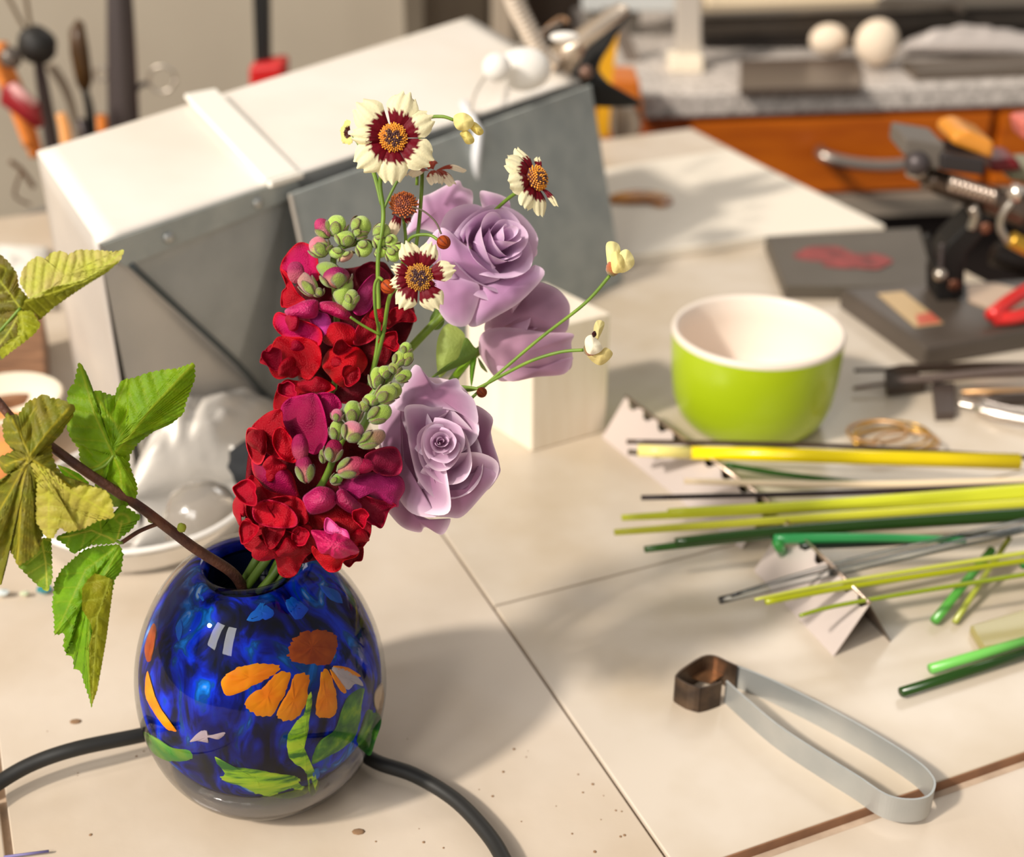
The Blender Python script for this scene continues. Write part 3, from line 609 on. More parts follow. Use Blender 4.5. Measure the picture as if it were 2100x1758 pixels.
# ================================================================ green cup
cc = G(1537, 858); cup = thing('green_cup', 'lime green straight-sided cup with a white inside on the bench', 'cup', (cc.x, cc.y, 0))
r_ = .0655; h_ = .0785
mb = MB(); mb.add(*lathe([(0, .002), (.040, .002), (.046, 0), (.050, .001), (.057, .009), (.0615, .022), (.0638, .040), (.0650, .060), (.0655, .0745)], (cc.x, cc.y, 0), 72)); obj('outer_glaze', mb, mat('lime_glaze', (176, 200, 26), rough=.32, coat=.35, spec=.5), cup)
mb = MB(); mb.add(*lathe([(.0655, .0745), (.0657, .0765), (.0645, .0788), (.0622, .0788), (.0605, .0765), (.0600, .060), (.0585, .030), (.050, .012), (.030, .009), (0, .0085)], (cc.x, cc.y, 0), 72)); obj('inner_glaze', mb, mat('white_glaze', (240, 226, 212), rough=.35, spec=.4), cup)
mb = MB(); mb.add(*lathe([(0, .0105), (.046, .0105)], (cc.x, cc.y, 0), 40)); obj('residue', mb, mat('residue', (200, 150, 112), rough=.6), cup, label='brownish residue on the bottom inside')

# ================================================================ notched metal rod racks
rackm = mat('rack_steel', (222, 208, 202), rough=.35, metal=.35); rackshade = mat('rack_shaded', (92, 78, 66), rough=.4, metal=.5)
def rack(r0, r1, bl0, bl1, h, n, lab):
    A0, A1 = G(*r0, h), G(*r1, h); B0, B1 = G(*bl0), G(*bl1)
    side = (A1 - A0).cross(EZ).normalized()
    if side.x > 0: side = -side
    rk = thing('rod_rack', lab, 'rack', (A0 + A1) * .5 - EZ * h, 'notched metal racks under the glass rods')
    w0 = (B0 - A0).dot(side); w1 = (B1 - A1).dot(side); wd_ = max(.02, (w0 + w1) / 2)
    mb = MB(); mb.add(*tube([A0 + EZ * .0012, A1 + EZ * .0012], .0013, 8)); obj('glint_tube', mb, mat('glint_steel', (214, 190, 170), rough=.22, metal=.9), rk)  # tube added along the notched edge to catch sun glints
    for sg in (1, -1):
        v = []; f_ = []
        m = n * 4
        for i in range(m + 1):
            t = i / m; p = lerp(A0, A1, t); ph = (i % 4); dz = (0, 0, .0042, .0042)[ph] if 0 < i < m else 0
            b = Vector((p.x, p.y, 0)) + side * wd_ * sg
            top = p + (b - p) * (dz / h * 1.0); v += [b, top]
        for i in range(m): f_.append((2 * i, 2 * i + 2, 2 * i + 3, 2 * i + 1))
        mb = MB(); mb.add(v, f_); obj('wing', mb, rackm if sg == 1 else rackshade, rk, smooth=False, solid=.0007)  # right wing is the same sheet, shade put into a darker colour
    return rk
rack((1283, 815), (1578, 1033), (1248, 893), (1500, 1102), .030, 9, 'farther of the two notched tent-shaped metal racks, beside the green cup')
rack((1612, 1072), (1783, 1240), (1524, 1118), (1712, 1343), .033, 6, 'nearer of the two notched tent-shaped metal racks, open end towards the tongs')

# ================================================================ glass rods
def rodm(n_, c, var=None, tr=0.): return mat('glass_' + n_, c, rough=.25, coat=.15, spec=.4, var=var, vs=20)
GR = 'coloured glass rods laid across the racks'
def rod(lab, pts, r, m, grp=GR, n=12):
    q = [G(x, y, z) for x, y, z in pts]; s = depth(q[0]) / F
    rad = [a * s for a in r] if isinstance(r, (list, tuple)) else r * s
    if len(q) > 2: q = catmull([tuple(p) for p in q], 5)
    mb = MB(); mb.add(*tube(q, rad, n)); return obj('glass_rod', mb, m, label=lab, cat='glass rod', group=grp)
zr = .034
rod('thin dark brown glass rod just behind the yellow rod', [(1285, 906, zr), (1700, 914, zr), (2180, 944, zr)], 5, rodm('brown', (70, 52, 40)))
yr = thing('glass_rod', 'thick bright yellow glass rod in front of the green cup', 'glass rod', G(1700, 936, zr), GR)
mb = MB(); q = [G(1418, 929, zr), G(1700, 936, zr), G(2090, 947, zr)]; mb.add(*tube(q, [.0046, .0051, .0058], 14)); obj('opaque_length', mb, rodm('yellow', (255, 226, 0)), yr)
mb = MB(); mb.add(*tube([G(1308, 924, zr), G(1418, 929, zr)], .0043, 14)); obj('pale_end', mb, rodm('yellow_pale', (250, 234, 140)), yr, label='pale translucent yellow end')
rod('short dark stub rod poking out at the left of the yellow rod', [(1288, 927, zr - .008), (1330, 930, zr - .008)], 6, rodm('stub', (90, 78, 62)))
rod('dark green glass rod running behind the cream rod', [(1488, 953, .026), (1600, 972, .022), (1800, 996, .018)], 6, rodm('deep_green', (40, 84, 24)))
rod('cream ivory glass rod', [(1403, 987, zr), (1650, 993, zr), (1850, 993, zr), (2180, 984, zr)], (6, 9), rodm('cream', (238, 214, 178)))
rod('blackish purple glass rod below the cream rod', [(1315, 1021, zr), (1750, 1010, zr), (2180, 991, zr)], (5.5, 6.5), rodm('black', (40, 24, 28)))
limeg = rodm('lime', (206, 210, 50)); lime2 = rodm('lime_deep', (176, 184, 30))
rod('upper lime yellow glass rod with its tip left of the rack', [(1275, 1062, zr), (1600, 1044, zr), (2180, 1010, zr)], (6.5, 14), limeg)
rod('thick lime glass rod lying directly on the upper lime rod', [(1370, 1051, zr + .002), (1700, 1034, zr + .002), (2180, 1000, zr + .002)], (8, 15), limeg)
rod('lower lime yellow glass rod with the leftmost tip of all', [(1260, 1092, zr), (1600, 1067, zr), (2180, 1028, zr)], (6.5, 12), rodm('lime_b', (204, 202, 56)))
rod('dark green glass rod with the longest tip at the left', [(1322, 1127, zr), (1600, 1096, zr), (2180, 1046, zr)], (7, 11), rodm('forest', (44, 84, 22)))
rod('second, darker green glass rod overlapping the first', [(1385, 1112, zr + .003), (1650, 1086, zr + .003), (2180, 1050, zr + .003)], (9, 16), rodm('forest_dark', (30, 60, 10)))
rod('emerald green glass rod with a blunt cut end', [(1586, 1105, zr), (1800, 1103, zr), (1980, 1108, zr)], (12, 7), rodm('emerald', (48, 140, 76)))
rod('short emerald stub hanging beneath the emerald rod', [(1594, 1112, zr), (1606, 1136, .018)], 11, rodm('emerald2', (52, 136, 60)), n=12)
rod('near-black glass rod under the emerald rod', [(1640, 1120, zr - .004), (1850, 1112, zr - .004), (2180, 1080, zr - .004)], (7, 6), rodm('ink', (16, 30, 16)))
ct = clear('glass_clear_rod', (.955, .98, .99), .15, 1.8)
rod('clear pale blue glass tube lying diagonally', [(1475, 1232, zr - .01), (1720, 1172, zr), (2180, 1066, zr + .004)], (8, 10), ct)
rod('second clear glass tube beside the pale blue one', [(1500, 1222, zr - .004), (1740, 1150, zr), (2180, 1050, zr + .006)], (4, 5), ct)
rod('olive yellow glass rod crossing the nearer rack', [(1570, 1235, zr), (1750, 1202, zr), (2180, 1138, zr)], (6.5, 6.5), rodm('olive', (160, 164, 16)))
rod('pale lime glass rod behind the olive rod', [(1548, 1230, zr + .002), (1750, 1190, zr + .003), (2180, 1122, zr + .004)], (3, 6), rodm('lime_pale', (186, 190, 70)))
rod('thin moss green glass rod at the front of the nearer rack', [(1640, 1263, zr - .002), (1760, 1234, zr), (2180, 1166, zr)], (4, 5.5), rodm('moss', (132, 148, 20)))
rod('short green glass rod lying steeply at the right', [(1916, 1274, .004), (2034, 1128, .020)], 9.5, rodm('grass', (84, 160, 62)))
rod('thin olive glass rod crossing the short green one', [(1958, 1276, .003), (2070, 1104, .022)], 6, rodm('olive_thin', (164, 170, 60)))
rod('short emerald rod end at the right picture edge', [(2096, 1158, .02), (2160, 1142, .02)], 10, rodm('emerald3', (56, 140, 66)))
rod('light green glass rod at the lower right', [(1908, 1372, .0045), (2180, 1293, .0045)], 10.5, rodm('mint', (116, 196, 90)))
rod('dark green glass rod at the lower right, frontmost of all rods', [(1848, 1420, .0045), (2180, 1316, .0045)], 10.5, rodm('bottle', (28, 62, 8)))
mb = MB(); mb.add(*onG([(1990, 1282), (2160, 1232), (2180, 1300), (2018, 1328)], 0, .006)); obj('glass_slab', mb, rodm('slab', (164, 152, 96)), label='olive tinted glass slab at the right edge', cat='glass slab', smooth=False, bevel=.001)

# ================================================================ tools right of the cup
tw = thing('tweezers', 'long dark steel tweezers lying right of the green cup', 'tweezers', G(1950, 775))
mb = MB(); mb.add(*tube(catmull([tuple(G(1752, 760, .010)), tuple(G(1820, 758, .011)), tuple(G(2000, 752, .014)), tuple(G(2180, 752, .014))], 5), [.0017] * 6 + [.004] * 10, 8)); obj('arm', mb, mat('dark_steel', (62, 48, 38), rough=.4, metal=.5), tw)
mb = MB(); mb.add(*tube(catmull([tuple(G(1752, 796, .006)), tuple(G(1820, 786, .008)), tuple(G(2000, 768, .016)), tuple(G(2180, 757, .016))], 5), [.0017] * 6 + [.0042] * 10, 8)); obj('arm', mb, mat('mid_steel', (124, 108, 100), rough=.4, metal=.6), tw)
mb = MB(); mb.add(*onG([(1816, 757), (1880, 757), (1900, 785), (1820, 795)], .003, .008)); obj('jaw', mb, mat('jaw_dark', (58, 46, 36), rough=.5), tw, smooth=False, bevel=.001)
mb = MB(); mb.add(*onG([(1912, 784), (1958, 784), (1960, 846), (1920, 848)], 0, .007)); obj('dark_tile', mb, mat('dark_tile', (78, 66, 60), rough=.5), label='small dark rectangular tile in front of the tweezers', cat='tile', smooth=False, bevel=.001)
sh = thing('steel_shears', 'steel shears half outside the right edge, below the tweezers', 'shears', G(2050, 830))
mb = MB(); mb.add(*tube(catmull([tuple(G(1965, 826, .006)), tuple(G(2010, 835, .007)), tuple(G(2060, 848, .008)), tuple(G(2180, 868, .01))], 5), [.0025] * 5 + [.007] * 11, 10, flat=.5)); obj('blade', mb, mat('shear_steel', (222, 208, 196), rough=.25, metal=.9), sh)
mb = MB(); mb.add(*tube(catmull([tuple(G(1970, 812, .008)), tuple(G(2040, 820, .009)), tuple(G(2180, 812, .012))], 5), [.002] * 5 + [.006] * 6, 10, flat=.6)); obj('blade', mb, mat('shear_dark', (96, 84, 76), rough=.3, metal=.8), sh)
mb = MB(); mb.add(*tube([G(1972, 805, .004), G(2180, 796, .004)], .0022, 8)); obj('brass_pick', mb, mat('tan_brass', (196, 152, 104), rough=.35, metal=.6), label='thin brass pick between the tweezers and the shears', cat='pick')
# coil of brass wire
coil = thing('wire_coil', 'loose coil of brass wire on the bench behind the yellow rod', 'wire coil', G(1820, 905))
for k, (x, y, a, b, z, cl_) in enumerate(((1828, 892, 78, 28, .006, 'brass'), (1834, 902, 84, 24, .003, 'brass'), (1858, 908, 68, 22, .008, 'tan_brass'), (1800, 885, 62, 22, .010, 'tan_brass'))):
    pts = [G(x + a * math.cos(t), y + b * math.sin(t), z + .002 * math.sin(2 * t + k)) for t in [2 * math.pi * i / 40 for i in range(41)]]
    mb = MB(); mb.add(*tube(pts, .0011 + .0003 * (k % 2), 7)); obj('loop', mb, MATS[cl_], coil)

# ================================================================ sheet metal tongs, front
tongs = thing('metal_tongs', 'grey sheet-metal tongs with a burnt square jaw lying on the front tile', 'tongs', G(1640, 1530))
galv = mat('galvanised', (178, 178, 174), rough=.38, metal=.45, var=(164, 166, 164), vs=30, bump=.1, bs=80)
W_ = .0155
def ribbon(pts, th=.0011, wdt=W_, k=7, z0=0.):
    q = catmull([(G(x, y, z0 + wdt).x, G(x, y, z0 + wdt).y, 0) for x, y in pts], k); q = [Vector(p) for p in q]
    v = []; f_ = []; m = len(q)
    for i, p in enumerate(q):
        t = (q[min(i + 1, m - 1)] - q[max(i - 1, 0)]).normalized(); nn = Vector((-t.y, t.x, 0)) * th * .5
        for s_, z in ((1, 0), (1, 1), (-1, 1), (-1, 0)): v.append(p + nn * s_ + EZ * (z0 + z * wdt))
    for i in range(m - 1):
        for j in range(4): a = i * 4 + j; b = i * 4 + (j + 1) % 4; f_.append((a, b, b + 4, a + 4))
    f_ += [(3, 2, 1, 0), tuple(range((m - 1) * 4, m * 4))]
    return v, f_
mb = MB(); mb.add(*ribbon([(1512, 1366), (1545, 1378), (1600, 1402), (1700, 1452), (1800, 1508), (1880, 1560), (1912, 1592), (1916, 1615), (1900, 1634), (1860, 1639), (1815, 1628), (1760, 1592), (1700, 1555), (1600, 1490), (1530, 1432), (1490, 1396)]))
obj('bow', mb, galv, tongs, smooth=False)
burnt = mat('burnt_steel', (104, 84, 66), rough=.4, metal=.6, var=(60, 48, 40), vs=60)
mb = MB(); mb.add(*ribbon([(1512, 1366), (1490, 1356), (1465, 1345), (1440, 1347), (1400, 1372), (1387, 1385)], wdt=.0175, k=3)); mb.add(*ribbon([(1387, 1385), (1388, 1390), (1412, 1404), (1437, 1411)], wdt=.0175, k=2)); mb.add(*ribbon([(1437, 1411), (1455, 1407), (1480, 1398)], wdt=.0175, k=2)); obj('jaw', mb, burnt, tongs, smooth=False, label='square burnt brown jaw')
q = [(1398, 1382), (1440, 1352), (1500, 1375), (1455, 1400)]; mb = MB(); mb.add(*onG(q, .006, .001)); obj('inner_fold', mb, mat('heat_tint', (206, 150, 104), rough=.3, metal=.8, var=(150, 112, 84), vs=90), tongs, smooth=False, label='shiny heat-tinted inner fold')

# ================================================================ black cable
cb = mat('cable_black', (30, 29, 27), rough=.55)
zc = .014
def cz(pts): return [tuple(G(x, y, z)) for x, y, z in pts]
mb = MB(); q = catmull(cz([(-420, 2000, .0048), (-200, 1780, .0048), (-60, 1650, .008), (0, 1604, .010), (70, 1565, .014), (160, 1535, .017), (290, 1508, .014), (350, 1492, .010), (430, 1452, .006), (540, 1432, .0048), (650, 1462, .0048), (720, 1525, .005), (770, 1562, .006), (850, 1590, .0055), (930, 1638, .0048), (990, 1698, .0048), (1030, 1758, .0048), (1050, 1830, .0048), (1010, 2050, .0048), (860, 2300, .0048)]), 6)
mb.add(*tube(q, .0040, 12)); obj('black_cable', mb, cb, label='black rubber cable curving across the bench behind the vase', cat='cable')
mb = MB(); mb.add(*tube([G(8, 1758, .001), G(100, 1746, .001)], .0007, 6)); obj('violet_line', mb, mat('violet', (120, 112, 160), rough=.6), label='short violet thread on the bench at the lower left corner', cat='thread')

# ================================================================ small things left of the vase
clearg = clear('clear_glass', (.90, .91, .90)); 
dc = G(418, 1078, 0); mb = MB(); mb.add(*lathe([(.0265, 0), (.027, .004), (.0255, .015), (.020, .025), (.011, .031), (0, .033)], (dc.x, dc.y, .0), 36)); obj('glass_dome', mb, mat('dome_glass', (200, 190, 178), rough=.1, trans=.6, coat=1, ior=1.3), label='clear glass dome lying behind the branch and left of the snapdragons', cat='glass dome')
tr = G(250, 1178, .0) + Vector((0, .058, 0)); tray = thing('glass_tray', 'round clear glass dish with a bright rim behind the vase', 'dish', (tr.x, tr.y, 0))
mb = MB(); mb.add(*lathe([(0, .003), (.068, .003), (.072, .008), (.076, .020), (.078, .0205), (.078, .019), (.074, .006), (.070, 0), (0, 0)], (tr.x, tr.y + .012, 0), 64)); obj('body', mb, clearg, tray)
mb = MB(); mb.add(*lathe([(.0765 + .0022 * math.cos(a), .0215 + .0022 * math.sin(a)) for a in [2 * math.pi * i / 8 for i in range(9)]], (tr.x, tr.y + .012, 0), 64)); obj('rim', mb, mat('dish_rim', (244, 238, 230), rough=.2, coat=.6), tray, label='bright white rim')
GS = 'glass scraps at the left edge of the bench'
for (x, y, rr2, mm, lb_) in ((6, 1222, .0042, mat('scrap_clear', (220, 230, 228), rough=.1, coat=1), 'clear glass scrap at the left edge'), (52, 1222, .0028, mat('scrap_pale', (206, 214, 176), rough=.2, coat=1), 'tiny pale green glass scrap'), (92, 1216, .0044, mat('scrap_teal', (50, 132, 140), rough=.1, coat=1), 'teal glass scrap under the small leaf')):
    mb = MB(); mb.add(*ball(G(x, y) + EZ * rr2 * .6, rr2, 7, 5, sc=(1.2, .8, .6), bump=.5)); obj('glass_scrap', mb, mm, label=lb_, cat='glass scrap', group=GS, smooth=False)

# ================================================================ vase
ground = G(541, 1600)
VC = Vector((0, 0, 0)); vy = .530
# centre the axis on x = 541 px at the body centre
bodyp = V(541, 1420, vy); VC = Vector((bodyp.x, vy, 0))
PROF = [(.0, .0), (.030, .0), (.0400, .0035), (.0500, .0140), (.0575, .028), (.0618, .045), (.0630, .060), (.0615, .077), (.0570, .094), (.0495, .110), (.0405, .1225), (.0335, .1290), (.0295, .1325), (.0262, .1342), (.0230, .1340), (.0208, .1318), (.0198, .128), (.0195, .120)]
vase = thing('glass_vase', 'round blue glass vase with an orange flower and green leaves in the glass', 'vase', VC)
ps = catmull([(a, b, 0) for a, b in PROF], 3); ps = [(max(0, a), max(0, b)) for a, b, _ in ps]
mb = MB(); mb.add(*lathe(ps, VC, 96)); obj('shell', mb, clear('vase_shell', (.975, .98, .985), .01, .75), vase, label='thick clear outer glass')
def rad_at(z, off=0.):
    best = 0
    for (a, b), (c, d) in zip(PROF[:13], PROF[1:14]):
        if b <= z <= d and d > b: return a + (c - a) * (z - b) / (d - b)
    return .0
CORE = [(0, .0115), (.016, .0118), (.030, .0145), (.0420, .0215), (.0515, .032), (.0575, .044), (.0604, .058), (.0595, .076), (.0548, .093), (.0475, .108), (.0385, .1205), (.0310, .1270), (.0255, .1300), (.0225, .1290), (.0208, .126), (.0200, .118), (.030, .10), (.040, .07), (.036, .04), (0, .03)]
cs = catmull([(a, b, 0) for a, b in CORE], 3); cs = [(max(0, a), b) for a, b, _ in cs]
bm_ = bpy.data.materials.new('blue_swirl'); bm_.use_nodes = True; nt = bm_.node_tree; N = nt.nodes; L = nt.links; b = N['Principled BSDF']
b.inputs['Roughness'].default_value = .5; b.inputs['Specular IOR Level'].default_value = .05
tc = N.new('ShaderNodeTexCoord'); mp = N.new('ShaderNodeMapping'); mp.inputs['Scale'].default_value = (1, 1, .42); L.new(tc.outputs['Object'], mp.inputs[0])
n1 = N.new('ShaderNodeTexNoise'); n1.inputs['Scale'].default_value = 52; n1.inputs['Detail'].default_value = 4; n1.inputs['Distortion'].default_value = 1.4; L.new(mp.outputs[0], n1.inputs[0])
r1 = N.new('ShaderNodeValToRGB'); L.new(n1.outputs[0], r1.inputs[0])
while len(r1.color_ramp.elements) < 7: r1.color_ramp.elements.new(.5)
for e, (p, c_) in zip(r1.color_ramp.elements, [(.30, (2, 6, 22)), (.40, (0, 16, 84)), (.47, (0, 30, 170)), (.54, (0, 56, 224)), (.60, (0, 76, 150)), (.66, (10, 130, 235)), (.71, (170, 200, 235))]): e.position = p; e.color = (*lin(c_), 1)
n3 = N.new('ShaderNodeTexNoise'); n3.inputs['Scale'].default_value = 26; n3.inputs['Detail'].default_value = 3; L.new(tc.outputs['Object'], n3.inputs[0])
r3 = N.new('ShaderNodeValToRGB'); L.new(n3.outputs[0], r3.inputs[0]); r3.color_ramp.elements[0].position = .46; r3.color_ramp.elements[1].position = .60; r3.color_ramp.elements[0].color = (1, 1, 1, 1); r3.color_ramp.elements[1].color = (.02, .06, .22, 1)
mu = N.new('ShaderNodeMixRGB'); mu.blend_type = 'MULTIPLY'; mu.inputs[0].default_value = 1; L.new(r1.outputs[0], mu.inputs[1]); L.new(r3.outputs[0], mu.inputs[2]); L.new(mu.outputs[0], b.inputs['Base Color'])
mb = MB(); mb.add(*lathe(cs, VC, 96)); obj('core', mb, bm_, vase, label='swirled cobalt blue inner glass')
def core_r(z):
    for (a, b), (c, d) in zip(CORE[2:14], CORE[3:15]):
        if b <= z <= d: return a + (c - a) * (z - b) / (d - b)
    return .0
def onvase(px, py, off=.0006):
    v = dirn(px, py); best = None; prev = None
    for i in range(400):
        t = .50 + .30 * i / 400; p = CAM + v * t; rr = math.hypot(p.x - VC.x, p.y - VC.y)
        if p.z < .0115 or p.z > .129: continue
        g_ = rr - core_r(p.z) - off
        if best is None or g_ < best[0]: best = (g_, p)
        if g_ < 0: return p
    return best[1] if best else CAM + v * .66
def paint(name, pts, m, off=.0007, lab=None, stripes=None, rings=5, sm=4, center=None):
    q = catmull(pts, sm, True); n = len(q); cx_ = sum(p[0] for p in q) / n; cy_ = sum(p[1] for p in q) / n
    if center: cx_, cy_ = center
    v = []; f_ = []
    for i in range(rings + 1):
        t = i / rings
        for x, y in q:
            o_ = off + .0007 * (1 - t ** 3)
            v.append(onvase(cx_ + (x - cx_) * t, cy_ + (y - cy_) * t, o_ if i < rings else -.0002))
    for i in range(rings):
        for j in range(n): a = i * n + j; b = i * n + (j + 1) % n; f_.append((a, b, b + n, a + n))
    mb = MB(); mb.add(v, f_); return obj(name, mb, m, vase, label=lab)
def k8(p): return [(250 + x / 2.483, 1050 + y / 2.483) for x, y in p]
og = mat('orange_glass', (255, 160, 0), rough=.5, spec=.1, var=(248, 136, 0), vs=120); oo = mat('rust_glass', (186, 84, 12), rough=.5, spec=.1, var=(160, 62, 6), vs=150)
gg = mat('leaf_glass', (170, 220, 50), rough=.5, spec=.1, ramp=[(.38, (66, 130, 50)), (.5, (170, 222, 50)), (.62, (206, 236, 60))], vs=90, vscale=(.5, .5, 2.5)); gd = mat('leaf_glass_dark', (76, 138, 60), rough=.5, spec=.1, ramp=[(.4, (54, 112, 56)), (.55, (90, 150, 56)), (.7, (150, 190, 56))], vs=110)
wg = mat('white_glass', (196, 186, 190), rough=.5, spec=.1)
paint('flower_centre', k8([(832, 690), (850, 640), (900, 605), (960, 590), (1040, 590), (1100, 620), (1118, 680), (1100, 740), (1060, 790), (960, 790), (870, 775), (830, 740)]), oo, lab='rust brown flower centre')
for pp in ([(485, 870), (520, 820), (600, 780), (700, 765), (800, 770), (830, 800), (760, 850), (680, 890), (600, 930), (520, 945)],
           [(615, 980), (640, 930), (720, 880), (800, 800), (870, 800), (860, 880), (820, 960), (770, 1050), (700, 1060), (640, 1030)],
           [(880, 810), (965, 810), (955, 900), (950, 980), (900, 1060), (830, 1082), (775, 1060), (790, 1000), (850, 900)],
           [(1010, 800), (1050, 790), (1090, 880), (1105, 960), (1090, 1050), (1030, 1062), (980, 1040), (985, 960), (1005, 880)],
           [(1050, 790), (1110, 850), (1150, 920), (1130, 930), (1095, 890)],
           [(1060, 780), (1150, 790), (1230, 840), (1180, 840), (1120, 820)]):
    paint('flower_petal', k8(pp), og, lab='orange flower petal')
paint('white_patch', k8([(1060, 785), (1140, 795), (1210, 840), (1235, 890), (1190, 880), (1150, 915), (1100, 860)]), wg, lab='greyish white petal patch', off=.0009)
paint('stem_loop', k8([(950, 900), (975, 930), (955, 1050), (950, 1110), (905, 1160), (905, 1210), (960, 1280), (1000, 1370), (992, 1420), (970, 1446), (952, 1430), (960, 1390), (935, 1335), (880, 1290), (838, 1240), (832, 1170), (860, 1090), (900, 1040), (930, 1000)]), gg, lab='pale green stem', off=.0012, center=(930, 1200) and None)
paint('leaf', k8([(470, 1350), (500, 1330), (440, 1230), (560, 1290), (700, 1310), (820, 1330), (920, 1350), (955, 1400), (930, 1440), (820, 1465), (700, 1450), (600, 1400), (520, 1380)]), gg, lab='long pale green leaf at the bottom', off=.0008)
paint('leaf', k8([(955, 1300), (970, 1230), (1000, 1170), (1080, 1110), (1120, 1000), (1160, 920), (1240, 880), (1235, 960), (1220, 1060), (1190, 1160), (1100, 1230), (1010, 1280)]), gd, lab='dark green leaf at the right', off=.0012)
paint('leaf', k8([(1190, 1170), (1220, 1080), (1250, 1000), (1300, 1020), (1322, 1070), (1290, 1170), (1265, 1240), (1230, 1220)]), gd, lab='dark green leaf at the right edge', off=.0010)
paint('leaf', k8([(112, 1120), (180, 1150), (260, 1200), (360, 1215), (365, 1260), (300, 1280), (220, 1265), (160, 1230), (125, 1170)]), mat('leaf_glass_mid', (84, 168, 62), rough=.5, spec=.1, var=(140, 176, 60), vs=90), lab='mid green leaf at the left edge')
paint('petal', k8([(125, 790), (140, 860), (180, 960), (240, 1070), (288, 1130), (230, 1120), (170, 1040), (120, 950), (108, 860)]), og, lab='orange petal at the left edge')
paint('petal', k8([(160, 560), (178, 600), (170, 680), (150, 760), (125, 770), (112, 700), (130, 620)]), oo, lab='brown petal at the left edge')
paint('white_patch', k8([(1290, 900), (1325, 870), (1335, 950), (1315, 1040), (1290, 1010), (1280, 950)]), mat('cream_glass', (222, 196, 164), rough=.5, spec=.1), lab='cream patch at the right edge')
paint('white_patch', k8([(330, 1175), (390, 1120), (430, 1110), (450, 1135), (540, 1118), (500, 1160), (440, 1150), (440, 1180), (380, 1170)]), mat('pink_glass', (206, 184, 190), rough=.5, spec=.1), lab='pinkish white fleck on the lower left')
for pp in ([(270, 590), (300, 540), (312, 600), (290, 670)], [(620, 560), (690, 470), (740, 430), (790, 520), (720, 560)], [(820, 440), (880, 430), (960, 500), (900, 560), (850, 520)], [(380, 370), (430, 380), (420, 460), (390, 440)], [(1000, 370), (1100, 400), (1130, 470), (1060, 450)], [(960, 1320), (1000, 1300), (1010, 1350), (975, 1370)]):
    paint('blue_fleck', k8(pp), mat('bright_blue', (18, 72, 214), rough=.5, spec=.1, var=(10, 110, 200), vs=60), lab='bright cobalt fleck')
mb = MB(); mb.add(*lathe([(0, .0006), (.030, .0006), (.0395, .0041), (.0492, .0146), (.0510, .0170), (.0500, .0285), (.0425, .0200), (.030, .0135), (.016, .0110), (0, .0108)], VC, 64))
obj('base', mb, mat('base_glass', (214, 206, 200), rough=.08, trans=.75, ior=1.4, spec=.6), vase, label='clear grey glass foot')
mb = MB(); mb.add(*lathe([(.0196, .0), (.0192, .012), (.0200, .0165)], VC + EZ * .1115, 48)); obj('mouth', mb, mat('shaded_mouth', (10, 18, 44), rough=.15, spec=.6), vase, label='inside of the mouth, shade put into its dark colour')  # liner added to darken the mouth, shade put into its colour
mb = MB(); mb.add(*lathe([(0, .0), (.019, .0)], VC + EZ * .112, 32)); obj('water', mb, mat('shaded_water', (6, 12, 24), rough=.05), vase, label='water in the mouth, shade put into its dark colour')  # water disc with the shade of the mouth put into its colour
# ================================================================ flowers
def c6(p): return [(450 + x / 3.5, 750 + y / 3.5) for x, y in p]
def c5(p): return [(450 + x / 3.516, 400 + y / 3.516) for x, y in p]
MOUTH = (545, 1165, .625)
REDC, REDE, MAG, MAGE, PINK = (176, 0, 20), (214, 30, 50), (176, 4, 84), (214, 60, 130), (216, 60, 140)
def spet(root, pts, d, c, bulge=.004, ce=None, cc=None, nm='petal', lab=None, **kw):
    gl = 'glossy' in (lab or '')
    a = dict(wr=.0036, rings=18, sm=7, curl=R.choice((-.0045, -.003, .0025, -.004)), fold=.0008, fl=R.uniform(4.5, 8)); a.update(kw); a.pop('ruf', None) if not gl else 0
    if gl: a.update(curl=.002, wr=.0016, fold=.0004)
    else: bulge *= .75; a['fold'] = .0013 + (kw.get('ruf', 0) * .35)
    pts = [(x + R.gauss(0, 1.2), y + R.gauss(0, 1.2)) for x, y in pts]
    mb = MB(); q = 1.0 if gl else .88
    if not gl and c[1] < 6 and c[2] < 36: c = (c[0], c[1], min(40, c[2] + 6))
    sheet(mb, pts, d, bulge=bulge, c=tuple(int(x * q) for x in c), ce=ce or tuple(min(255, int(x * 1.02 + 4)) for x in c), cc=cc, **a)  # lighter rim: thin edge highlights put into the petal colour
    return obj(nm, mb, GLOSS if gl else SNAP, root, label=lab, solid=.0003)
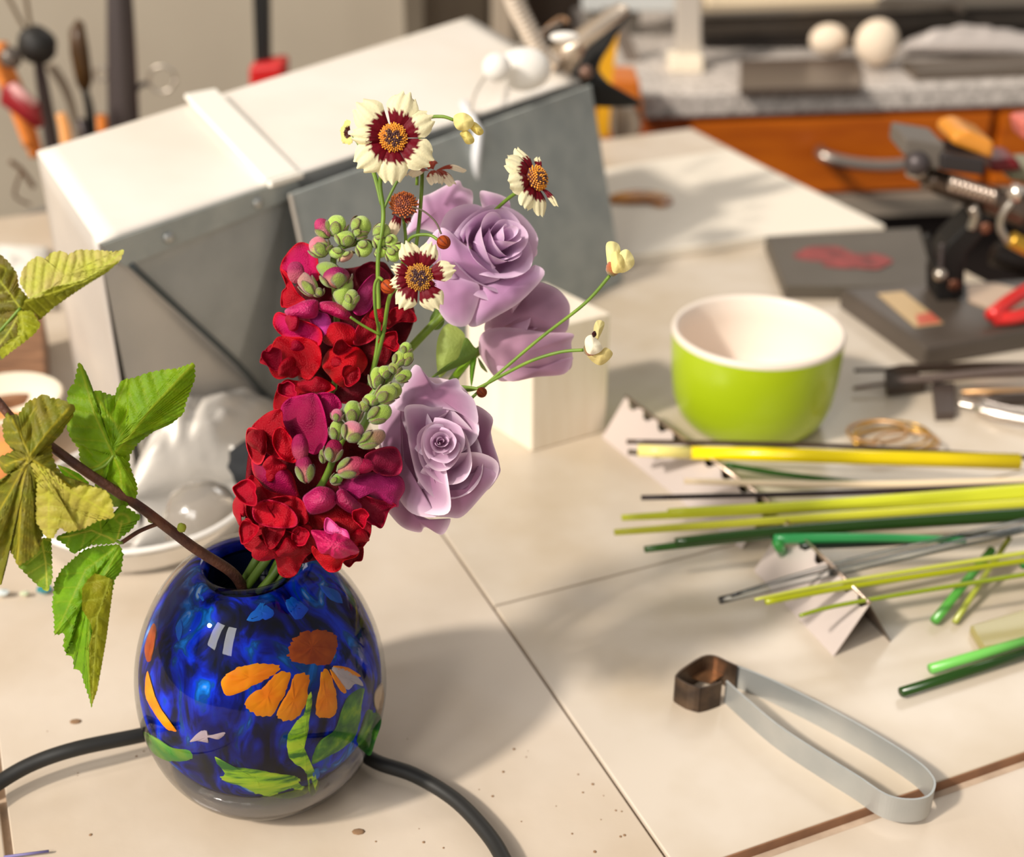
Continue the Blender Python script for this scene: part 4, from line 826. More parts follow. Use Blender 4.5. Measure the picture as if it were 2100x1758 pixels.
def bud(root, p0, p1, r, d, body=(150, 175, 60), tip=None, sep=(118, 140, 48), calyx=True, nm='bud', dz=0.):
    """elongated bud from base p0 to tip p1 (photo px) with calyx lobes hugging its lower half"""
    A = P(p0[0], p0[1], d + dz); B = P(p1[0], p1[1], d - dz); L_ = (B - A).length / 2; s = r * d / F; ax_ = (B - A).normalized()
    M = ax_.to_track_quat('Z', 'Y').to_matrix(); c_ = (A + B) / 2; v = []; cl = []; n, m = 16, 12
    cb_, ct_ = lin(body), lin(tip or body); rr = R.random() * 9
    for i in range(m + 1):
        th = math.pi * i / m; z = math.cos(th)
        for j in range(n):
            ph = 2 * math.pi * j / n; q = math.sin(th) ** .85 * (1 + .10 * math.cos(3 * ph + rr) + (.05 * math.sin(2 * ph)))
            v.append(c_ + M @ Vector((s * q * math.cos(ph), s * q * math.sin(ph), z * L_)))
            t = min(1, max(0, (z + .3) / .6)); k_ = 1 + .3 * noise.noise(Vector((math.cos(ph) * 2, math.sin(ph) * 2, z * 3 + rr)))
            cl.append(tuple((cb_[a] * (1 - t) + ct_[a] * t) * k_ for a in range(3)))
    f_ = []
    for i in range(m):
        for j in range(n): a = i * n + j; b_ = i * n + (j + 1) % n; f_.append((a, a + n, b_ + n, b_))
    mb = MB(); mb.add(v, f_, cl); bo = obj(nm, mb, SNAP if tip and tip[1] < 90 else BUDM, root)
    if calyx:
        cs_, cp = lin(sep), lin((112, 78, 60)); mb = MB()
        for k in range(4):
            ph0 = rr + k * math.pi / 2; v = []; cl = []
            for i in range(7):
                t = i / 6; z = -1 + 1.25 * t; wdt = .62 * math.sin(math.pi * min(.97, t * .85 + .12)) ** .8
                rad = math.sqrt(max(.02, 1 - z * z)) if z < .6 else .8
                for j in range(5):
                    ph = ph0 + (j - 2) / 2 * wdt; q = s * (rad * 1.06 + .10 + .10 * t * t - .06 * abs(j - 2) / 2)
                    v.append(c_ + M @ Vector((q * math.cos(ph), q * math.sin(ph), z * L_ * 1.03)))
                    e = 1 if (abs(j - 2) == 2 or i == 6) else (.35 if i > 3 else 0); nz = .8 + .3 * R.random()
                    cl.append(tuple((cs_[a] * (1 - e) + cp[a] * e) * nz for a in range(3)))
            mb.add(v, [(i * 5 + j, i * 5 + j + 1, i * 5 + j + 6, i * 5 + j + 5) for i in range(6) for j in range(4)], cl)
        obj('calyx', mb, BUDM, bo, solid=.0004)
    return bo

# ---------------------------------------------------------------- front snapdragon
sn = thing('snapdragon', 'front crimson snapdragon with a green budded tip, lowest of the bouquet and overhanging the vase', 'flower', P(620, 1170, .625), 'snapdragons in the vase')
D0 = .605
mb = MB(); mb.add(*ptube([(556, 1178, .640), (585, 1120, .632), (625, 1040, .622), (665, 985, .612), (700, 905, .606), (748, 830, .603), (800, 765, .602), (826, 715, .602)], [9, 4.2] and 7, 6, 10)); obj('stem', mb, STEM, sn)
dark = (120, 0, 14)  # red of the backing sheet, shade between the petals put into it
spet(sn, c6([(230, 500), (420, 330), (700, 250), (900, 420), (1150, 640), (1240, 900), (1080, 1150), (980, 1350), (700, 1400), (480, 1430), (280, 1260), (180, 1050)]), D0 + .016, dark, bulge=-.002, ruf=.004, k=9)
spet(sn, c6([(500, 230), (600, 205), (690, 205), (740, 290), (770, 420), (760, 540), (690, 640), (600, 590), (500, 530), (455, 420), (450, 300)]), D0 + .004, MAG, .003, cc=(140, 4, 60), tx=-.5, ty=-.2)
spet(sn, c6([(700, 205), (790, 190), (850, 230), (880, 290), (830, 350), (790, 480), (750, 430), (735, 300)]), D0 + .006, MAG, .002, tx=.5, ty=-.2)
spet(sn, c6([(330, 345), (440, 330), (470, 420), (540, 560), (530, 680), (430, 680), (350, 620), (270, 540), (235, 440)]), D0 + .001, REDC, .006, tx=-.3)
spet(sn, c6([(200, 460), (250, 442), (310, 490), (340, 590), (300, 700), (240, 690), (205, 580)]), D0 + .0005, REDC, .004, ce=(225, 40, 60), tx=-.9)
spet(sn, c6([(380, 560), (400, 470), (450, 450), (520, 540), (550, 640), (530, 700), (450, 660)]), D0 - .002, (200, 0, 24), .003)
spet(sn, c6([(265, 560), (330, 620), (430, 700), (520, 770), (560, 880), (560, 955), (440, 930), (330, 890), (262, 800), (230, 720), (240, 620)]), D0 - .003, (172, 4, 50), .006, cc=(150, 8, 70), ce=(214, 16, 50), tx=-.4)
spet(sn, c6([(215, 785), (260, 805), (330, 880), (440, 925), (560, 950), (620, 1020), (640, 1130), (500, 1180), (400, 1160), (300, 1150), (240, 1080), (180, 1000), (150, 900)]), D0 - .004, REDC, .009, tx=-.25, ruf=.002, k=5)
spet(sn, c6([(150, 925), (190, 960), (200, 1040), (178, 1085), (150, 1085), (160, 1140), (140, 1152), (122, 1090), (100, 1050), (100, 980)]), D0 + .003, (190, 0, 30), .003, tx=-.8)
spet(sn, c6([(250, 1000), (340, 960), (470, 1000), (560, 1080), (540, 1160), (400, 1165), (300, 1150), (250, 1090)]), D0 - .0125, (206, 0, 26), .005, ce=(190, 20, 60))
spet(sn, c6([(190, 1090), (300, 1150), (400, 1175), (330, 1180), (310, 1230), (360, 1335), (300, 1360), (200, 1312), (168, 1240), (185, 1160)]), D0 - .001, REDC, .006, ruf=.002, tx=-.3)
spet(sn, c6([(320, 1185), (400, 1172), (420, 1260), (400, 1340), (350, 1310), (315, 1240)]), D0 - .008, (206, 0, 30), .003, ruf=.002)
spet(sn, c6([(390, 1180), (500, 1180), (640, 1140), (680, 1220), (690, 1310), (610, 1390), (560, 1500), (490, 1525), (430, 1490), (400, 1400), (330, 1280), (310, 1210)]), D0 - .005, (164, 0, 16), .008, ty=.3, ruf=.0022)
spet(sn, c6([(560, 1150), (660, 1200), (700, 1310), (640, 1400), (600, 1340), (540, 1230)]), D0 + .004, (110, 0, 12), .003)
rq = random.Random(5)
def frill(root, spots, d, cols):
    for (x, y, r) in spots:
        a0 = rq.uniform(0, 6.28); asp = rq.uniform(.6, .95)
        pts = []
        for i in range(11):
            a = 6.283 * i / 11; rr = r * (1 + .16 * math.sin(3 * a + a0) + rq.uniform(-.12, .12)); u_, v_ = rr * math.cos(a), rr * asp * math.sin(a)
            pts.append((x + u_ * math.cos(a0) - v_ * math.sin(a0), y + u_ * math.sin(a0) + v_ * math.cos(a0)))
        spet(root, pts, d + rq.uniform(-.005, .002), rq.choice(cols), rq.uniform(.001, .005), curl=rq.choice((-.006, -.004, .003)), fold=.002, tx=rq.uniform(-.6, .6), ty=rq.uniform(-.3, .6))
frill(sn, [(505, 1010, 26), (530, 1050, 30), (575, 1040, 26), (508, 1090, 24), (560, 1095, 28), (595, 1075, 22), (545, 1130, 26), (590, 1125, 24), (615, 1100, 20), (530, 905, 24), (560, 960, 24), (740, 1060, 20), (735, 1100, 20)], D0 - .010, [(180, 0, 24), (160, 0, 20), (190, 4, 40)])
# right side floret
spet(sn, c6([(1040, 650), (1150, 590), (1270, 590), (1315, 680), (1300, 775), (1230, 785), (1120, 775), (1080, 710)]), D0 + .003, (146, 14, 60), .005, ce=(190, 40, 80), tx=.4, ty=-.2)
spet(sn, c6([(850, 860), (1000, 790), (1120, 765), (1290, 785), (1328, 880), (1290, 965), (1262, 1012), (1130, 960), (1010, 935), (960, 970)]), D0 - .002, (160, 22, 86), .006, cc=(170, 30, 100), ce=(190, 60, 110), tx=.35)
spet(sn, c6([(1000, 935), (1130, 965), (1270, 1000), (1215, 1045), (1170, 1160), (1120, 1150), (1080, 1130), (1010, 1060)]), D0 + .002, (144, 0, 40), .005, tx=.5, ruf=.002)
spet(sn, c6([(925, 1090), (1030, 1040), (1088, 1130), (1080, 1230), (1030, 1305), (1000, 1310), (940, 1250), (915, 1180)]), D0 - .001, (158, 0, 20), .006, tx=.4)
spet(sn, c6([(985, 1310), (1030, 1300), (1028, 1385), (970, 1410), (930, 1443), (888, 1400), (960, 1350)]), D0 - .001, (140, 0, 14), .004, ruf=.002)
# middle floret: two glossy upper lobes, throat and lips
spet(sn, c6([(620, 1050), (760, 1050), (830, 1000), (930, 1050), (1000, 1080), (1020, 1180), (1000, 1290), (930, 1250), (850, 1180), (780, 1140), (700, 1175), (630, 1110)]), D0 - .006, (172, 0, 14), .003)
spet(sn, c6([(775, 1100), (860, 1155), (920, 1185), (930, 1245), (840, 1215), (750, 1190)]), D0 - .010, PINK, .003, cc=(236, 110, 170), lab='bright pink throat')
spet(sn, c6([(600, 950), (640, 900), (720, 872), (800, 882), (838, 925), (842, 1000), (760, 1050), (655, 1072), (615, 1020)]), D0 - .012, (190, 24, 96), .0095, ce=(220, 90, 150), pw=2.6, lab='glossy magenta lobe')
spet(sn, c6([(833, 912), (880, 880), (940, 930), (992, 970), (1018, 1010), (1000, 1078), (930, 1050), (860, 1010), (830, 970)]), D0 - .010, (160, 16, 76), .007, ce=(214, 80, 140), pw=2.6, tx=.3, lab='glossy magenta lobe')
spet(sn, c6([(668, 1290), (720, 1340), (790, 1360), (870, 1380), (960, 1360), (1002, 1328), (985, 1370), (895, 1402), (862, 1470), (780, 1474), (700, 1405), (665, 1340)]), D0 - .008, (192, 0, 14), .006, ty=.4)
spet(sn, c6([(662, 1185), (760, 1188), (850, 1210), (930, 1240), (1003, 1330), (930, 1362), (850, 1384), (780, 1352), (720, 1345), (690, 1265)]), D0 - .015, (208, 8, 92), .009, ce=(224, 50, 110), pw=2.4, ruf=.0016, k=9, lab='glossy magenta lower lip')
# buds and calyces along the spike
for (a, b, r, bo, tp) in [((628, 840), (600, 640), 62, (186, 116, 110), (150, 30, 80)), ((590, 690), (575, 490), 60, (170, 60, 90), (150, 16, 76)),
                          ((850, 770), (1040, 690), 68, (186, 120, 110), (176, 60, 90)), ((950, 730), (1110, 715), 50, (150, 14, 60), (150, 12, 60)),
                          ((800, 690), (830, 530), 62, (160, 110, 90), (150, 20, 70)), ((745, 700), (740, 600), 26, (120, 130, 60), None), ((800, 840), (880, 790), 36, (120, 165, 40), None),
                          ((840, 540), (850, 390), 56, (150, 176, 66), None), ((920, 540), (1000, 410), 76, (150, 160, 70), (196, 110, 130)), ((1000, 570), (1190, 480), 58, (120, 146, 50), (128, 90, 66)),
                          ((950, 420), (960, 250), 66, (150, 178, 62), None), ((1070, 390), (1230, 300), 62, (140, 166, 56), None), ((840, 400), (850, 310), 40, (186, 110, 120), (190, 90, 120)),
                          ((1030, 330), (1050, 250), 42, (140, 150, 60), None), ((1090, 290), (1095, 200), 58, (160, 190, 66), None), ((1130, 260), (1260, 150), 62, (146, 164, 62), None)]:
    A, B = c6([a, b]); cal = bo[1] > 60 and not (a == (590, 690))
    bud(sn, A, B, r / 3.5, D0 - .010 - (.004 if tp else 0), bo, tp, calyx=cal)
for (a, b, r, bo, tp) in [((1130, 1400), (1140, 1240), 54, (160, 186, 66), None), ((1190, 1330), (1190, 1230), 48, (162, 188, 66), None), ((1200, 1440), (1310, 1380), 54, (150, 166, 66), None), ((1260, 1290), (1270, 1205), 44, (140, 150, 60), None), ((1270, 1330), (1385, 1280), 42, (140, 166, 54), None), ((1270, 1230), (1330, 1130), 46, (156, 178, 66), None), ((1330, 1230), (1375, 1120), 40, (150, 166, 60), None), ((1330, 1150), (1360, 1062), 40, (160, 190, 70), None)]:
    A, B = c5([a, b]); bud(sn, A, B, r / 3.516, D0 - .004, bo, tp)

# ---------------------------------------------------------------- rear snapdragon
sb = thing('snapdragon', 'rear crimson snapdragon behind the front one, its green budded tip bending right', 'flower', P(660, 880, .66), 'snapdragons in the vase')
D1 = .648
mb = MB(); mb.add(*ptube([(560, 1175, .645), (610, 1060, .655), (660, 900, .655), (690, 760, .655), (690, 640, .648), (684, 560, .645), (690, 515, .643), (740, 498, .642), (805, 512, .642)], 6.5, 6, 10)); obj('stem', mb, STEM, sb)
mb = MB(); mb.add(*ptube([(560, 1176, .640), (600, 1100, .65), (640, 980, .66)], 9, 6, 10)); obj('stem', mb, STEM, sb)
spet(sb, c5([(960, 520), (1150, 480), (1250, 560), (1410, 850), (1330, 1100), (1250, 1210), (1120, 1260), (1060, 1400), (900, 1430), (700, 1400), (560, 1300), (560, 1000), (520, 700), (700, 560)]), D1 + .014, (104, 0, 12), -.002, ruf=.004, k=9)  # backing sheet behind the florets, shade put into its dark red
spet(sb, c5([(560, 350), (640, 345), (700, 420), (718, 520), (720, 610), (640, 620), (560, 600), (500, 640), (470, 600), (438, 540), (470, 450)]), D1 + .004, (186, 6, 60), .006, cc=(190, 8, 90), ce=(200, 0, 30), tx=-.3)
spet(sb, c5([(440, 545), (480, 560), (560, 700), (640, 780), (560, 810), (470, 812), (438, 790), (450, 700), (478, 650)]), D1 + .002, (200, 0, 26), .004, tx=-.6)
spet(sb, c5([(980, 560), (1080, 480), (1160, 520), (1240, 600), (1230, 760), (1130, 800), (1040, 700)]), D1 + .008, (120, 0, 30), .004)
spet(sb, c5([(955, 800), (1020, 660), (1110, 575), (1150, 640), (1115, 740), (1090, 825), (1000, 865)]), D1 - .002, (170, 24, 96), .004, cc=(190, 60, 120), tx=.4)
spet(sb, c5([(1140, 700), (1230, 640), (1290, 760), (1250, 900), (1150, 900), (1100, 820)]), D1 + .004, (140, 0, 34), .004)
spet(sb, c5([(640, 860), (700, 845), (790, 870), (800, 940), (735, 1015), (675, 950)]), D1 - .004, (180, 30, 110), .003, cc=(196, 60, 150))
spet(sb, c5([(390, 880), (430, 838), (480, 875), (560, 890), (700, 950), (740, 1010), (710, 1090), (600, 1050), (500, 1035), (430, 1000), (388, 940)]), D1 - .003, (202, 0, 34), .007, cc=(190, 10, 90), tx=-.3)
spet(sb, c5([(418, 1020), (520, 1025), (620, 1035), (720, 1080), (735, 1200), (700, 1290), (640, 1330), (560, 1300), (500, 1312), (420, 1330), (380, 1290), (350, 1220), (370, 1100)]), D1 - .006, (198, 0, 18), .008, ruf=.0035, k=9, tx=-.2)
spet(sb, c5([(290, 1205), (320, 1140), (378, 1070), (420, 1150), (400, 1240), (350, 1240)]), D1 - .0, (176, 0, 30), .004, ruf=.002, tx=-.6)
spet(sb, c5([(1235, 830), (1330, 810), (1400, 840), (1420, 890), (1400, 920), (1300, 910), (1200, 960)]), D1 + .004, (158, 0, 20), .004, tx=.3)
spet(sb, c5([(980, 975), (1080, 840), (1190, 830), (1210, 900), (1150, 1010), (1060, 1070), (975, 1080)]), D1 - .001, (160, 0, 22), .005, ce=(200, 30, 60), tx=.3)
spet(sb, c5([(735, 1000), (820, 920), (940, 928), (1000, 1000), (965, 1085), (850, 1095), (755, 1070)]), D1 - .008, (202, 0, 20), .006, ce=(190, 14, 70))
spet(sb, c5([(740, 1225), (790, 1120), (900, 1085), (1010, 1100), (1065, 1200), (1015, 1300), (960, 1340), (890, 1392), (830, 1350), (795, 1300)]), D1 - .009, (202, 0, 14), .009, ruf=.003, k=7)
frill(sb, [(560, 735, 24), (595, 755, 24), (610, 715, 22), (690, 745, 22), (720, 770, 22), (700, 715, 20), (600, 660, 20), (780, 650, 22), (800, 700, 22), (590, 800, 22)], D1 - .010, [(180, 0, 24), (160, 0, 20), (186, 4, 50)])
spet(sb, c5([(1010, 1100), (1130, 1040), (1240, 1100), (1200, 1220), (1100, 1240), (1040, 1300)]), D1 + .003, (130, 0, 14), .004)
spet(sb, c5([(470, 1335), (560, 1345), (700, 1320), (825, 1375), (812, 1412), (680, 1445), (600, 1500), (470, 1560), (395, 1545), (402, 1430)]), D1 - .002, (194, 0, 18), .005, ruf=.002, tx=-.2)
spet(sb, c5([(560, 1345), (700, 1310), (825, 1375), (810, 1410), (680, 1440), (590, 1410)]), D1 - .010, (184, 0, 30), .003)
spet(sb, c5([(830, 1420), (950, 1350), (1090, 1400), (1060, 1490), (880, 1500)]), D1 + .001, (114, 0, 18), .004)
spet(sb, c5([(470, 825), (540, 788), (620, 760), (700, 757), (722, 800), (705, 868), (620, 892), (530, 888), (488, 872)]), D1 - .012, (204, 18, 106), .006, ce=(224, 90, 150), pw=2.4, lab='glossy magenta lobe')
spet(sb, c5([(722, 780), (800, 763), (880, 788), (940, 840), (955, 900), (880, 892), (790, 865), (720, 820)]), D1 - .011, (188, 10, 86), .005, ce=(220, 80, 140), pw=2.4, lab='glossy magenta lobe')
for (a, b, r, bo, tp) in [((560, 640), (545, 480), 55, (190, 90, 110), (170, 50, 96)), ((690, 720), (570, 560), 50, (180, 130, 120), None), ((850, 670), (835, 520), 88, (206, 140, 130), (160, 36, 96)), ((950, 790), (960, 680), 44, (150, 166, 80), None), ((730, 730), (700, 670), 34, (120, 120, 60), None),
                          ((800, 300), (700, 180), 54, (196, 120, 130), (190, 60, 110)), ((760, 440), (680, 310), 62, (166, 190, 80), (208, 110, 130)), ((840, 300), (860, 145), 60, (176, 206, 86), None), ((740, 420), (740, 330), 60, (160, 184, 70), None), ((900, 370), (915, 255), 60, (164, 190, 80), None),
                          ((900, 420), (930, 470), 50, (180, 180, 110), (216, 160, 140)), ((860, 380), (840, 460), 58, (166, 200, 80), None), ((960, 260), (1080, 180), 62, (170, 196, 84), None), ((980, 300), (1050, 230), 48, (160, 186, 76), None), ((1000, 350), (1090, 420), 54, (172, 200, 86), None), ((1110, 290), (1230, 240), 50, (170, 196, 90), None), ((1120, 300), (1200, 360), 50, (166, 196, 80), None), ((1150, 380), (1180, 450), 40, (176, 210, 80), None), ((1190, 340), (1290, 330), 44, (176, 206, 90), None), ((1210, 390), (1290, 470), 44, (176, 210, 80), None), ((1230, 370), (1340, 400), 36, (180, 214, 80), None)]:
    A, B = c5([a, b]); bud(sb, A, B, r * 1.12 / 3.516, D1 - .012, bo, tp, calyx=not (tp and tp[0] < 175 and r < 60), sep=(150, 176, 70))
for pts in ([(820, 720), (880, 640), (900, 560), (960, 620), (950, 720), (880, 800)], [(700, 520), (760, 480), (840, 500), (880, 560), (800, 560), (760, 600)], [(880, 760), (940, 690), (1000, 740), (960, 830), (900, 820)]):
    mb = MB(); sheet(mb, c5(pts), D1 - .010, bulge=.004, c=(146, 172, 66), ce=(120, 110, 60)); obj('leaflet', mb, BUDM, sb, solid=.0004)

# ---------------------------------------------------------------- roses
def rose(lab, c, d, axis, Rr, N, colr, edge, deep, open_=1., roll=0., hgt=.95, skip=(), stem=None, wide=1., seed=1, tight=.08, outer=(), tipk=.05):
    rg = random.Random(seed); C0 = P(c[0], c[1], d); axis = axis.normalized()
    t = thing('rose', lab, 'rose', C0, 'lilac roses in the bouquet')
    M = axis.to_track_quat('Z', 'Y').to_matrix() @ Matrix.Rotation(roll, 3, 'Z')
    c0, ce, cd_ = lin(colr), lin(edge), lin(deep)
    base = C0 - axis * Rr * .75
    for i in range(N):
        if i in skip: continue
        q = i / (N - 1); phi = i * 2.39996 + rg.uniform(-.35, .35)
        rt = Rr * (tight + (1 - tight) * q ** 1.05 * open_) * rg.uniform(.88, 1.10)
        h = Rr * (hgt - .62 * q ** 1.6) * rg.uniform(.92, 1.06); Wd = (2.5 - 1.25 * q ** .8) * wide
        curl = Rr * (.015 + .15 * q ** 1.5) * rg.uniform(.7, 1.3); tip = Rr * tipk * q * rg.uniform(.4, 1.2); ph = rg.uniform(0, 6)
        ns, mt = 22, 14; v = []; cl = []
        for a in range(mt + 1):
            tt = a / mt
            for b in range(ns + 1):
                s_ = b / ns * 2 - 1
                ww = Wd * (math.sin(min(1, tt * 1.25 + .08) * math.pi / 2)) * (1 - .12 * tt ** 6)
                edge_drop = 1 - .34 * abs(s_) ** 2.6 * tt ** 2
                r = (rt * (.12 + .88 * math.sin(tt * math.pi / 2) ** (.9 - .2 * q))) * (1 + .07 * s_)
                z = h * 1.45 * tt * edge_drop + 0
                if tt > .72:
                    k_ = ((tt - .72) / .28) ** 2; r += curl * k_ * (1 + .3 * math.cos(3 * s_ + ph)); z -= curl * .55 * k_ * (1 - math.exp(-(s_ / .3) ** 2))
                    r += tip * k_ * math.exp(-(s_ / .16) ** 2); 
                r += Rr * .018 * math.sin(4 * s_ + ph) * tt
                an = phi + s_ * ww
                v.append(base + M @ Vector((r * math.cos(an), r * math.sin(an), z)))
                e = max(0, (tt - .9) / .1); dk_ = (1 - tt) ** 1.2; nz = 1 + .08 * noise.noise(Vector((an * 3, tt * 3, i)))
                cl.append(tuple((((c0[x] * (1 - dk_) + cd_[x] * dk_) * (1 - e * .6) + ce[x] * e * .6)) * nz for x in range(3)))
        f_ = [(a * (ns + 1) + b, a * (ns + 1) + b + 1, (a + 1) * (ns + 1) + b + 1, (a + 1) * (ns + 1) + b) for a in range(mt) for b in range(ns)]
        mb = MB(); mb.add(v, f_, cl); obj('petal', mb, ROSEM, t)
    for (pts, dd, kw) in outer:
        mb = MB(); a = dict(rings=10, sm=5, c=colr, ce=edge, cc=deep, wr=.001); a.update(kw); sheet(mb, pts, dd, **a); obj('petal', mb, ROSEM, t)
    if stem:
        mb = MB(); mb.add(*ptube(stem, 9, 6, 10)); obj('stem', mb, STEM, t)
    return t
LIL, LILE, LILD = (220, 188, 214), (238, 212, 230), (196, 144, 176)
toC = (CAM - P(905, 925, .62)).normalized()
RX = Vector((1, 0, 0))
o1 = [(c6([(1380, 20), (1430, 0), (1480, 60), (1560, 130), (1700, 90), (1740, 170), (1830, 250), (1850, 420), (1700, 330), (1500, 300), (1340, 330), (1260, 300), (1290, 220)]), .620, dict(bulge=.004, ty=-.5)),
      (c6([(1830, 280), (1960, 370), (1950, 500), (2010, 700), (2000, 800), (1900, 900), (1850, 700), (1820, 500), (1770, 350)]), .630, dict(bulge=.002, tx=-.2, c=(212, 182, 200))),
      (c6([(1300, 950), (1400, 1050), (1560, 1120), (1660, 1100), (1600, 1215), (1480, 1160), (1440, 1198), (1330, 1170), (1250, 1100), (1200, 1010)]), .632, dict(bulge=.003, ty=.2, c=(216, 184, 206))),
      (c6([(2000, 800), (1900, 920), (1750, 1080), (1650, 1090), (1500, 1060), (1500, 900), (1700, 900), (1850, 780), (1900, 640), (2010, 720)]), .622, dict(bulge=.004, ty=.2, tx=.1)),
      (c6([(1260, 260), (1300, 240), (1310, 420), (1330, 700), (1400, 930), (1560, 1080), (1380, 1060), (1260, 900), (1180, 640), (1140, 440), (1180, 330)]), .620, dict(bulge=.004, tx=-.3))]
for pts, dd, kw in (
    ([(1180, 300), (1400, 100), (1700, 120), (1850, 300), (1940, 450), (1970, 700), (1880, 900), (1700, 1060), (1450, 1080), (1260, 1000), (1160, 760), (1150, 450)], .634, dict(bulge=-.002)),
    ([(1300, 300), (1390, 180), (1560, 140), (1720, 180), (1820, 300), (1860, 500), (1700, 640), (1450, 640), (1340, 470)], .6195, dict(bulge=-.003, ty=-.5)),
    ([(1420, 850), (1500, 700), (1800, 620), (1985, 680), (1992, 800), (1880, 935), (1700, 1078), (1560, 1070), (1450, 990)], .6192, dict(bulge=-.003, ty=.5, tx=.2)),
    ([(1262, 300), (1400, 230), (1560, 480), (1650, 880), (1640, 1060), (1450, 1050), (1320, 900), (1240, 660), (1235, 450)], .6180, dict(bulge=-.002, tx=-.6)),
    ([(1500, 290), (1640, 300), (1760, 400), (1850, 520), (1890, 660), (1880, 800), (1800, 910), (1660, 960), (1520, 930), (1420, 820), (1380, 600), (1400, 400)], .6195, dict(bulge=-.004, curl=-.002)),
    ([(1330, 300), (1440, 278), (1530, 300), (1655, 292), (1640, 330), (1560, 380), (1520, 470), (1480, 620), (1520, 760), (1575, 945), (1500, 915), (1420, 800), (1370, 620), (1345, 450)], .6150, dict(bulge=-.0015, curl=-.003, tx=.5)),
    ([(1420, 500), (1520, 410), (1650, 395), (1760, 480), (1805, 620), (1808, 740), (1750, 830), (1630, 855), (1520, 800), (1440, 690)], .6130, dict(bulge=-.006, curl=-.003)),
    ([(1445, 560), (1480, 450), (1560, 400), (1690, 410), (1750, 480), (1748, 570), (1715, 670), (1640, 748), (1550, 752), (1480, 690)], .6085, dict(bulge=-.005, curl=-.002))):
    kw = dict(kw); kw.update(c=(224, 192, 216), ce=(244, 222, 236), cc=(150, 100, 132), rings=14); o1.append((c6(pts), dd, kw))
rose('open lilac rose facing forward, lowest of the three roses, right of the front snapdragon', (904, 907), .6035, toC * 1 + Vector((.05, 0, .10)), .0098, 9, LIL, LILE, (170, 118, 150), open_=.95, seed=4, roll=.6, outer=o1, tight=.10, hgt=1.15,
     stem=[(560, 1176, .648), (660, 1120, .66), (780, 1020, .66), (860, 960, .65)])
ax2 = (CAM - P(990, 520, .66)).normalized() * .75 + Vector((.50, 0, .42))
def c1(p): return [(650 + x / 3, 150 + y / 3) for x, y in p]
o2 = [(c1([(630, 770), (700, 740), (860, 660), (900, 700), (960, 740), (930, 900), (800, 1000), (640, 960), (540, 1000), (600, 860)]), .668, dict(bulge=.003)),
      (c1([(1000, 740), (1060, 730), (1180, 780), (1200, 900), (1300, 1000), (1350, 1060), (1340, 1130), (1200, 1100), (1050, 900)]), .672, dict(bulge=.002)),
      (c1([(640, 1120), (760, 950), (900, 1050), (1050, 1160), (1130, 1260), (1000, 1300), (900, 1280), (760, 1200)]), .650, dict(bulge=.008, ty=.3)),
      (c1([(730, 1190), (860, 1240), (1000, 1310), (960, 1500), (900, 1560), (800, 1530), (720, 1400), (700, 1280)]), .652, dict(bulge=.006)),
      (c1([(1000, 1310), (1130, 1260), (1280, 1230), (1340, 1180), (1400, 1240), (1260, 1400), (1100, 1500), (980, 1560), (930, 1540), (950, 1430)]), .656, dict(bulge=.006))]
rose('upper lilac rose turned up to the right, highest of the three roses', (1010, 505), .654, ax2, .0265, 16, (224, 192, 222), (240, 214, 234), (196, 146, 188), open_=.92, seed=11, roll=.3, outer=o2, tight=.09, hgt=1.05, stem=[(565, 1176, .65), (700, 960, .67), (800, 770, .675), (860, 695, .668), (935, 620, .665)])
ax3 = (CAM - P(1080, 680, .68)).normalized() * .25 + Vector((.75, 0, -.35))
def c2(p): return [(900 + x / 3.5, 550 + y / 3.5) for x, y in p]
o3 = [(c2([(560, 60), (700, 90), (850, 150), (930, 240), (940, 330), (910, 460), (780, 470), (600, 440), (440, 440), (350, 480), (330, 400), (420, 250)]), .684, dict(bulge=.010, c=(196, 158, 182))),
      (c2([(300, 480), (400, 430), (560, 430), (760, 460), (960, 470), (950, 540), (960, 660), (920, 740), (700, 780), (500, 812), (420, 800), (340, 700), (290, 600)]), .678, dict(bulge=.012, c=(200, 162, 184), ty=.2)),
      (c2([(420, 700), (640, 740), (800, 680), (950, 640), (955, 670), (900, 760), (700, 782), (500, 812)]), .674, dict(bulge=.004, c=(204, 164, 188))),
      (c2([(540, 220), (700, 200), (850, 260), (900, 400), (800, 450), (640, 420), (520, 330)]), .690, dict(bulge=.002, c=(160, 116, 146)))]
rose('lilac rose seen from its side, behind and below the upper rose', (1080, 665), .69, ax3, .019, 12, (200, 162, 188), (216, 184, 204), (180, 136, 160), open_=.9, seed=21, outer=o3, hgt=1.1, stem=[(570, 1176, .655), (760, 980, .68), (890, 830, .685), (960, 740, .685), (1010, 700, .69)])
# sepals and leaves between the roses
gs = bpy.data.objects['rose.002']; ORGg = gs
for pts, dd, cl_ in ((c2([(0, 480), (60, 400), (140, 430), (190, 500), (140, 640), (60, 740), (0, 780), (-20, 620)]), .668, (170, 190, 100)), (c2([(190, 500), (250, 560), (280, 600), (200, 680), (60, 740), (-60, 790), (60, 690), (140, 640)]), .664, (104, 130, 54)),
                     (c2([(100, 760), (160, 690), (230, 650), (210, 700), (140, 780)]), .672, (150, 196, 50)), (c2([(230, 650), (270, 640), (260, 720), (235, 850), (222, 760)]), .668, (110, 160, 40)), (c2([(280, 640), (320, 690), (350, 750), (300, 710)]), .672, (120, 140, 70)), (c2([(-60, 350), (0, 280), (40, 380), (0, 440), (-60, 430)]), .672, (110, 140, 60))):
    mb = MB(); sheet(mb, pts, dd, bulge=.003, c=cl_, rings=6); obj('sepal', mb, LEAF, gs)

